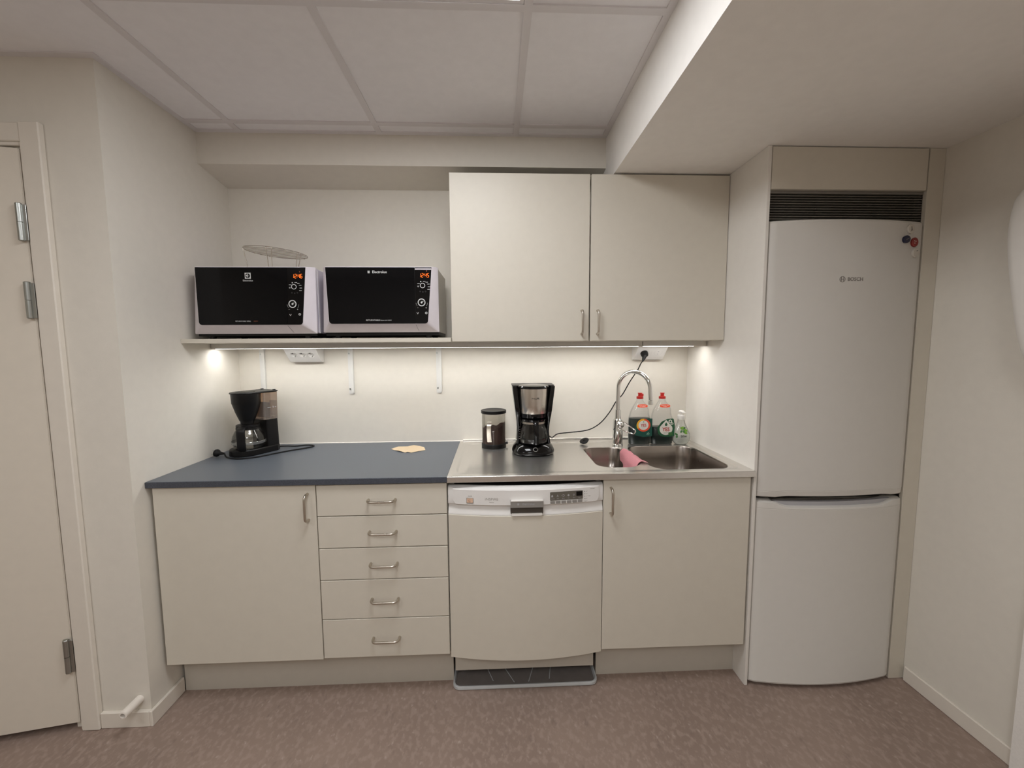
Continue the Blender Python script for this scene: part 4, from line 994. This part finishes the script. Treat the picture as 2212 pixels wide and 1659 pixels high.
bm = B(); lathe(bm, [(.0095, 1.112), (.0115, 1.113), (.0118, 1.126), (.0105, 1.1318)], TX + dx * 1.02, TY + dy * 1.02, 24); part('aerator', bm, CHROME, t)
bc = Vector((TX + .008, TY - .018, ZR + .106)); lat = []
for k in range(13):
    a = -PI / 2 + PI * k / 12; lat.append((max(.0005, .0185 * math.cos(a)), bc.z + .0185 * math.sin(a)))
bm = B(); lathe(bm, lat, bc.x, bc.y, 32); part('ball_joint', bm, CHROME, t)
la = Vector((.86, -.22, -.46)).normalized(); lb = Vector((.42, .15, .80)); lb = (lb - la * lb.dot(la)).normalized()
bm = B(); lp = []
for k in range(13): a = -PI / 2 + PI * k / 12; lp.append(bc + la * (.066 + .011 * math.cos(a)) + lb * (.0125 * math.sin(a)))
for k in range(13): a = PI / 2 + PI * k / 12; lp.append(bc + la * (.004 + .020 * math.cos(a)) + lb * (.0195 * math.sin(a)))
lp = [p + Vector((0, -.008, 0)) for p in lp]
tube(bm, lp, .0031, 10, True); part('lever', bm, CHROME, t)
# ================================================================== PLUG STOPPER, CLOTH, PAPER
t = thing('sink_plug', 'black rubber sink plug lying tilted behind the small bowl', 'plug', (1.728, -.085, .9))
Ms = Matrix.Translation((1.7285, -.0930, .9098)) @ Matrix.Rotation(math.radians(-22), 4, 'Y') @ Matrix.Rotation(math.radians(12), 4, 'X')
bm = B(); lathe(bm, [(.0165, -.006), (.019, .000), (.0235, .002), (.0240, .005), (.021, .0075), (.006, .0085)], 0, 0, 30); bm.transform(Ms); part('stopper', bm, BLACKR, t)
bm = B(); lathe(bm, [(.005, .0087), (.006, .011), (.003, .0125)], 0, 0, 14); bm.transform(Ms); part('stopper_knob', bm, BLACKM, t)
bm = B(); n = 14
def cloth_pt(s, v):
    # v 0 back .. 1 front along the divider; s -1 hangs in small bowl .. +1 lies over towards large bowl
    y = -.213 - .235 * v - .008 * math.sin(s * 3 + v * 5)
    wv = .35 + .65 * v
    crest = 1.9025 + .003 * math.sin(v * 7)
    if s < 0:
        q = -s
        x = crest - .010 - .050 * q * (.25 + .75 * wv) + .006 * math.sin(v * 9 + q * 4) * q
        x = crest - .008 - .020 * min(1, q * 2.5) - .035 * q * v + .005 * math.sin(v * 11) * q
        z = ZR + .0065 - .105 * max(0, q - .14) * wv ** .5 - .004 * q
        y = y + -.030 * q * v
    else:
        x = crest - .010 + .024 * s * (.25 + .75 * v * (1.35 - .35 * v)); z = ZR + .0065 - .0048 * s + .0035 * math.sin(v * 10 + s * 2) ** 2
    return (x, y, z)
rows = [[cloth_pt(-1 + 2 * i / 22, j / n) for i in range(23)] for j in range(n + 1)]
loft(bm, rows, False, False, False)
bmesh.ops.solidify(bm, geom=bm.faces[:], thickness=-.0022)
single('dish_cloth', bm, PINK, 'pink cloth draped over the divider between the two sink bowls', 'cloth', (1.89, -.33, .9), ang=60)
bm = B(); pp = [(.7790, -.1500), (.8060, -.1200), (.8450, -.1050), (.8760, -.0915), (.9100, -.1050), (.9330, -.1300), (.9480, -.1850), (.9230, -.2050), (.8900, -.2280), (.8720, -.2220), (.8620, -.2260), (.8300, -.2060), (.7990, -.1760)]
loft(bm, [[(x, y, .9006 + .004 * abs(math.sin(i * 1.3)) * (i % 2)) for i, (x, y) in enumerate(pp)], [(x, y, .9011 + .004 * abs(math.sin(i * 1.3)) * (i % 2)) for i, (x, y) in enumerate(pp)]])
single('paper_scrap', bm, PAPER, 'flat torn piece of light brown filter paper on the blue-grey worktop', 'paper', (.865, -.16, .9))

# ================================================================== BOTTLES
def bottle_loops(cx, cy, prof, n=36, e=2.4):
    L = []
    for z, xl, xr, d in prof:
        c = (xl + xr) / 2; wv = (xr - xl) / 2; row = []
        for i in range(n):
            a = 2 * PI * i / n; co, si = math.cos(a), math.sin(a)
            row.append((cx + c + wv * math.copysign(abs(co) ** (2 / e), co), cy + d * math.copysign(abs(si) ** (2 / e), si), ZR + z))
        L.append(row)
    return L
def soap_bottle(cx, cy, label, liq, kind):
    t = thing('dish_soap_bottle', label, 'bottle', (cx, cy, ZR), 0, 'dish soap bottles behind the sink'); SHRINK[t] = (1.06, 1, .99)
    prof = [(.0008, -.050, .050, .024), (.006, -.053, .053, .0275), (.060, -.0535, .0535, .028), (.120, -.0535, .0535, .0275), (.135, -.052, .050, .0265), (.155, -.048, .0430, .025), (.170, -.044, .0425, .0235), (.178, -.041, .0430, .022), (.192, -.034, .036, .019), (.208, -.025, .0262, .0165), (.220, -.017, .0175, .0145), (.2255, -.0145, .0145, .0140), (.2325, -.0140, .0140, .0140)]
    bm = B(); loft(bm, bottle_loops(cx, cy, prof)); b = part('bottle', bm, PET, t, ang=60)
    pin = []
    for z, a, c, d in prof:
        if z < liq: pin.append((z + (.002 if z < .003 else 0), a + .0022, c - .0022, d - .0022))
    pl = pin[-1]; pin.append((liq, pl[1], pl[2], pl[3]))
    bm = B(); loft(bm, bottle_loops(cx, cy, pin)); part('liquid', bm, GREENLIQ, t, ang=60)
    bm = B(); lathe(bm, [(.0155, ZR + .2328), (.0160, ZR + .234), (.0155, ZR + .2445), (.0090, ZR + .2465), (.0085, ZR + .2575), (.0108, ZR + .2605), (.0100, ZR + .2625)], cx, cy, 28); cap = part('cap', bm, REDCAP, t)
    if kind == 1:
        bm = B(); box(bm, cx + .001, cx + .0155, cy - .007, cy + .007, ZR + .246, ZR + .2585, .002); part('flip_spout', bm, REDCAP, cap)
    yfz = lambda d: cy - d - .0004
    bm = B(); plate(bm, [(.0245 * math.copysign(abs(math.cos(2 * PI * i / 32)) ** .7, math.cos(2 * PI * i / 32)), .0085 * math.copysign(abs(math.sin(2 * PI * i / 32)) ** .8, math.sin(2 * PI * i / 32))) for i in range(32)], Matrix.Translation((cx + .0055, cy - .0225, ZR + .1985)) @ Matrix.Rotation(PI / 2 - .32, 4, 'X'), .0006); pill = part('neck_label', bm, LABELO, t)
    M3 = Matrix.Translation((cx + .0055, cy - .0229, ZR + .1985)) @ Matrix.Rotation(PI / 2 - .32, 4, 'X') @ Matrix.Translation((0, 0, .0004))
    bm = B()
    for k, s in enumerate(('Power up to', '2x washes') if kind == 1 else ('NANTA YES', 'Original')): text(bm, s, .0066 if k == 0 or kind == 1 else .005, M3 @ Matrix.Translation((0, .0028 - .0062 * k, 0)))
    part('lettering', bm, LABELW, pill)
    return t
b1 = soap_bottle(2.0030, -.1050, 'dish soap bottle with red-ringed round YES label, nearest the tap', .1355, 1)
cx, cy = 2.0030, -.1050; yl_ = cy - .0282
M3 = Matrix.Translation((cx + .010, yl_, ZR + .092)) @ Matrix.Rotation(PI / 2, 4, 'X')
bm = B(); L = [(-.040, -.040), (.0, -.0495), (.0415, -.046), (.0418, .044), (.010, .044), (-.022, .034), (-.040, .010)]; plate(bm, L, M3, .0004); lb1 = part('label', bm, LABELT, b1)
c = M3.translation + Vector((.0000, -.0005, .0105))
bm = B(); ring(bm, c, .0235, .0325, (0, -1, 0), .0004, 40, -PI * .8, PI * .45); part('label_ring', bm, LABELO, lb1)
bm = B(); ring(bm, c, .0235, .0325, (0, -1, 0), .0004, 30, PI * .46, PI * 1.19); part('label_ring', bm, LABELY, lb1)
bm = B(); plate(bm, [(.0236 * math.cos(2 * PI * i / 40), .0236 * math.sin(2 * PI * i / 40)) for i in range(40)], Matrix.Translation(c) @ Matrix.Rotation(PI / 2, 4, 'X'), .0004); part('label_disc', bm, LABELW, lb1)
bm = B(); text(bm, 'YES', .0205, Matrix.Translation(c + Vector((0, -.0005, -.001))) @ Matrix.Rotation(PI / 2, 4, 'X'), sx=.82, bold=.0005); part('lettering', bm, PRINTR, lb1)
bm = B(); disc(bm, c + Vector((0, -.0005, .0165)), .0032, (0, -1, 0), .0004, 14); box(bm, c.x - .009, c.x + .009, c.y - .0008, c.y - .0004, c.z - .0135, c.z - .0125)
for i, (a, b, r) in enumerate(((.02, -.048, .003), (.024, -.044, .0025), (.0165, -.052, .0022), (.027, -.050, .003), (.022, -.054, .0026))): disc(bm, c + Vector((a, -.0002, b + .006)), r, (0, -1, 0), .0004, 7)
part('label_marks', bm, mat('label_mint', (120, 160, 140), .5), lb1)
b2 = soap_bottle(2.1140, -.1100, 'dish soap bottle with white drop-shaped YES label, beside the hand soap', .0915, 2)
cx, cy = 2.1140, -.1100; yl_ = cy - .0282
M3 = Matrix.Translation((cx + .010, yl_, ZR + .089)) @ Matrix.Rotation(PI / 2, 4, 'X')
bm = B(); L = [(-.020, -.044), (.02, -.046), (.040, -.043), (.0425, .01), (.036, .0435), (.03, .0465), (.005, .044), (-.022, .030), (-.040, .002), (-.036, -.030)]; plate(bm, L, M3, .0004); lb = part('label', bm, LABELG, b2)
dp = lambda r, h: [(r * math.cos(a), r * math.sin(a) * (1 if math.sin(a) < 0 else 1)) for a in [PI * 0.86 + (PI * 1.28) * i / 24 for i in range(25)]] + [(0, h)]
c = M3.translation + Vector((.0005, -.0005, -.006))
bm = B(); plate(bm, dp(.0305, .0460), Matrix.Translation(c) @ Matrix.Rotation(PI / 2, 4, 'X'), .0004); part('label_drop', bm, LABELW, lb)
bm = B(); text(bm, 'YES', .0265, Matrix.Translation(c + Vector((0, -.0005, -.003))) @ Matrix.Rotation(PI / 2, 4, 'X'), sx=.82, bold=.0006); part('lettering', bm, PRINTR, lb)
bm = B(); plate(bm, dp(.0064, .0125), Matrix.Translation(c + Vector((0, -.0005, .0215))) @ Matrix.Rotation(PI / 2, 4, 'X'), .0004); box(bm, c.x - .012, c.x + .012, c.y - .0008, c.y - .0004, c.z - .0205, c.z - .0192); part('label_marks', bm, LABELG, lb)
for (a, b, r) in ((.0195, .0385, .0085), (.0275, .0265, .0065)):
    bm = B(); disc(bm, c + Vector((a, -.0001, b)), r, (0, -1, 0), .0004, 20); br = part('label_bubble', bm, LABELW, lb)
    bm = B(); plate(bm, dp(r * .45, r * .8), Matrix.Translation(c + Vector((a, -.0006, b - .001))) @ Matrix.Rotation(PI / 2, 4, 'X'), .0004); part('label_marks', bm, LABELG, lb)
bm = B()
for (a, b, r) in ((.0165, -.0225, .006), (.0245, -.0205, .0055), (.020, -.030, .005), (.0275, -.028, .0045)): disc(bm, c + Vector((a, -.0006, b)), r, (0, -1, 0), .0004, 7)
part('leaf_print', bm, LEAFD, lb)
# hand soap
HX, HY = 2.2090, -.1200
t = thing('hand_soap_bottle', 'pear-shaped clear hand soap bottle with white pump, by the side panel', 'bottle', (HX, HY, ZR))
prof = [(.0008, -.024, .024, .018), (.006, -.033, .033, .022), (.020, -.0425, .0425, .026), (.038, -.0460, .0460, .0275), (.055, -.0440, .0440, .0265), (.078, -.034, .034, .0225), (.098, -.024, .024, .0185), (.114, -.0175, .0175, .0160), (.1235, -.0160, .0160, .0155), (.1265, -.0150, .0150, .0150)]
bm = B(); loft(bm, bottle_loops(HX, HY, prof, e=2.05)); part('bottle', bm, SOAPB, t, ang=60)
pin = [(z + (.002 if z < .003 else 0), a + .002, c_ - .002, d - .002) for z, a, c_, d in prof if z < .05] + [(.0505, -.0428, .0428, .0248)]
bm = B(); loft(bm, bottle_loops(HX, HY, pin, e=2.05)); part('liquid', bm, SOAPLIQ, t, ang=60)
bm = B(); lathe(bm, [(.0172, ZR + .1268), (.0180, ZR + .128), (.0175, ZR + .1475), (.0160, ZR + .149)], HX, HY, 28); pm = part('pump_collar', bm, WHITEP, t)
bm = B(); lathe(bm, [(.0060, ZR + .1492), (.0055, ZR + .160)], HX, HY, 16); part('pump_stem', bm, WHITEP, pm)
bm = B(); lathe(bm, [(.0120, ZR + .1602), (.0138, ZR + .162), (.0138, ZR + .167), (.0110, ZR + .1705), (.003, ZR + .172)], HX, HY, 24); box(bm, HX - .006, HX + .006, HY - .036, HY - .01, ZR + .162, ZR + .168, .0025); part('pump_head', bm, WHITEP, pm)
yl_ = HY - .0275
bm = B(); text(bm, 'bliw', .0185, Matrix.Translation((HX + .003, yl_ - .0008, ZR + .046)) @ Matrix.Rotation(PI / 2 - .05, 4, 'X')); part('lettering', bm, PRINTK, t)
bm = B()
for k, wd in enumerate((.034, .030, .026)): box(bm, HX - .012 - wd / 2, HX - .012 + wd / 2, yl_ - .0006, yl_ - .0002, ZR + .028 - k * .006, ZR + .0285 - k * .006)
part('label_lines', bm, PRINTG, t)
random.seed(3)
def leaf(bm, x, z, a, ln, wd, y):
    pts = [(0, 0), (.3 * ln, wd), (.65 * ln, wd * .9), (ln, 0), (.65 * ln, -wd * .9), (.3 * ln, -wd)]
    plate(bm, [(p[0] * math.cos(a) - p[1] * math.sin(a), p[0] * math.sin(a) + p[1] * math.cos(a)) for p in pts], Matrix.Translation((x, y, z)) @ Matrix.Rotation(PI / 2 - .15, 4, 'X'), .0003)
for mname, mm, lst in (('leaf_print', LEAFG, [(.004, .080, -.5, .022, .006), (.0, .078, 2.4, .02, .006), (.006, .074, -1.2, .02, .006), (-.004, .082, 1.2, .014, .005), (.012, .066, -.9, .014, .005)]), ('leaf_print', LEAFD, [(0, .079, .8, .018, .005), (-.004, .076, -2.2, .017, .005), (.004, .078, -1.6, .018, .005), (-.034, .050, .6, .012, .006), (-.032, .048, -1.2, .012, .006), (-.034, .052, 1.8, .011, .005)])):
    bm = B()
    for (a, z, an, ln, wd) in lst: leaf(bm, HX + a, ZR + z, an, ln, wd, HY - .0245 if z > .06 else HY - .0215)
    part(mname, bm, mm, t)

# ================================================================== PIPE STUB AND DISPENSER
bm = B(); px, pz = -.0373, .101
Lp = []
for y, r in ((-.6468, .0145), (-.700, .0145), (-.7175, .0140), (-.7185, .0125), (-.7185, .0085), (-.705, .0085)):
    Lp.append([(px + r * math.cos(2 * PI * i / 28), y, pz + r * math.sin(2 * PI * i / 28)) for i in range(28)])
loft(bm, Lp)
t = thing('pipe_stub', 'short white hollow pipe sticking out of the wall above the left baseboard', 'pipe', (px, -.68, pz))
part('pipe', bm, PIPEP, t)
bm = B(); disc(bm, (px, -.7055, pz), .0086, (0, -1, 0), .0005, 24); part('pipe_bore', bm, PRINTG, t)
# rounded shell on the near right wall
t = thing('wall_dispenser', 'white rounded dispenser shell cut off by the right edge of the photo', 'dispenser', (2.939, -1.09, 1.6))
egg = [(-.876, 1.8205), (-.8697, 1.7835), (-.8672, 1.7428), (-.8685, 1.6924), (-.8765, 1.6222), (-.8865, 1.5575), (-.9000, 1.479), (-.9155, 1.4012), (-.940, 1.330), (-.985, 1.272), (-1.045, 1.25), (-1.11, 1.262), (-1.17, 1.315), (-1.215, 1.40), (-1.243, 1.50), (-1.255, 1.61), (-1.245, 1.71), (-1.21, 1.80), (-1.15, 1.872), (-1.07, 1.905), (-.985, 1.900), (-.925, 1.868), (-.893, 1.845)]
egg = [(p.x, p.y) for p in smooth_pts([(a, b, 0) for a, b in egg + egg[:1]], 4)[:-1]]
ec = (-1.06, 1.58)
def sc(k): return [(ec[0] + (a - ec[0]) * k, ec[1] + (b - ec[1]) * k) for a, b in egg]
bm = B(); Lq = []
for x, k in ((2.9395, .70), (2.915, .93), (2.895, .985), (2.880, 1.), (2.866, .985), (2.853, .93), (2.845, .83), (2.841, .6), (2.840, .2)):
    Lq.append([(x, a, b) for a, b in sc(k)])
loft(bm, Lq); part('shell', bm, WHITEP, t, ang=60)
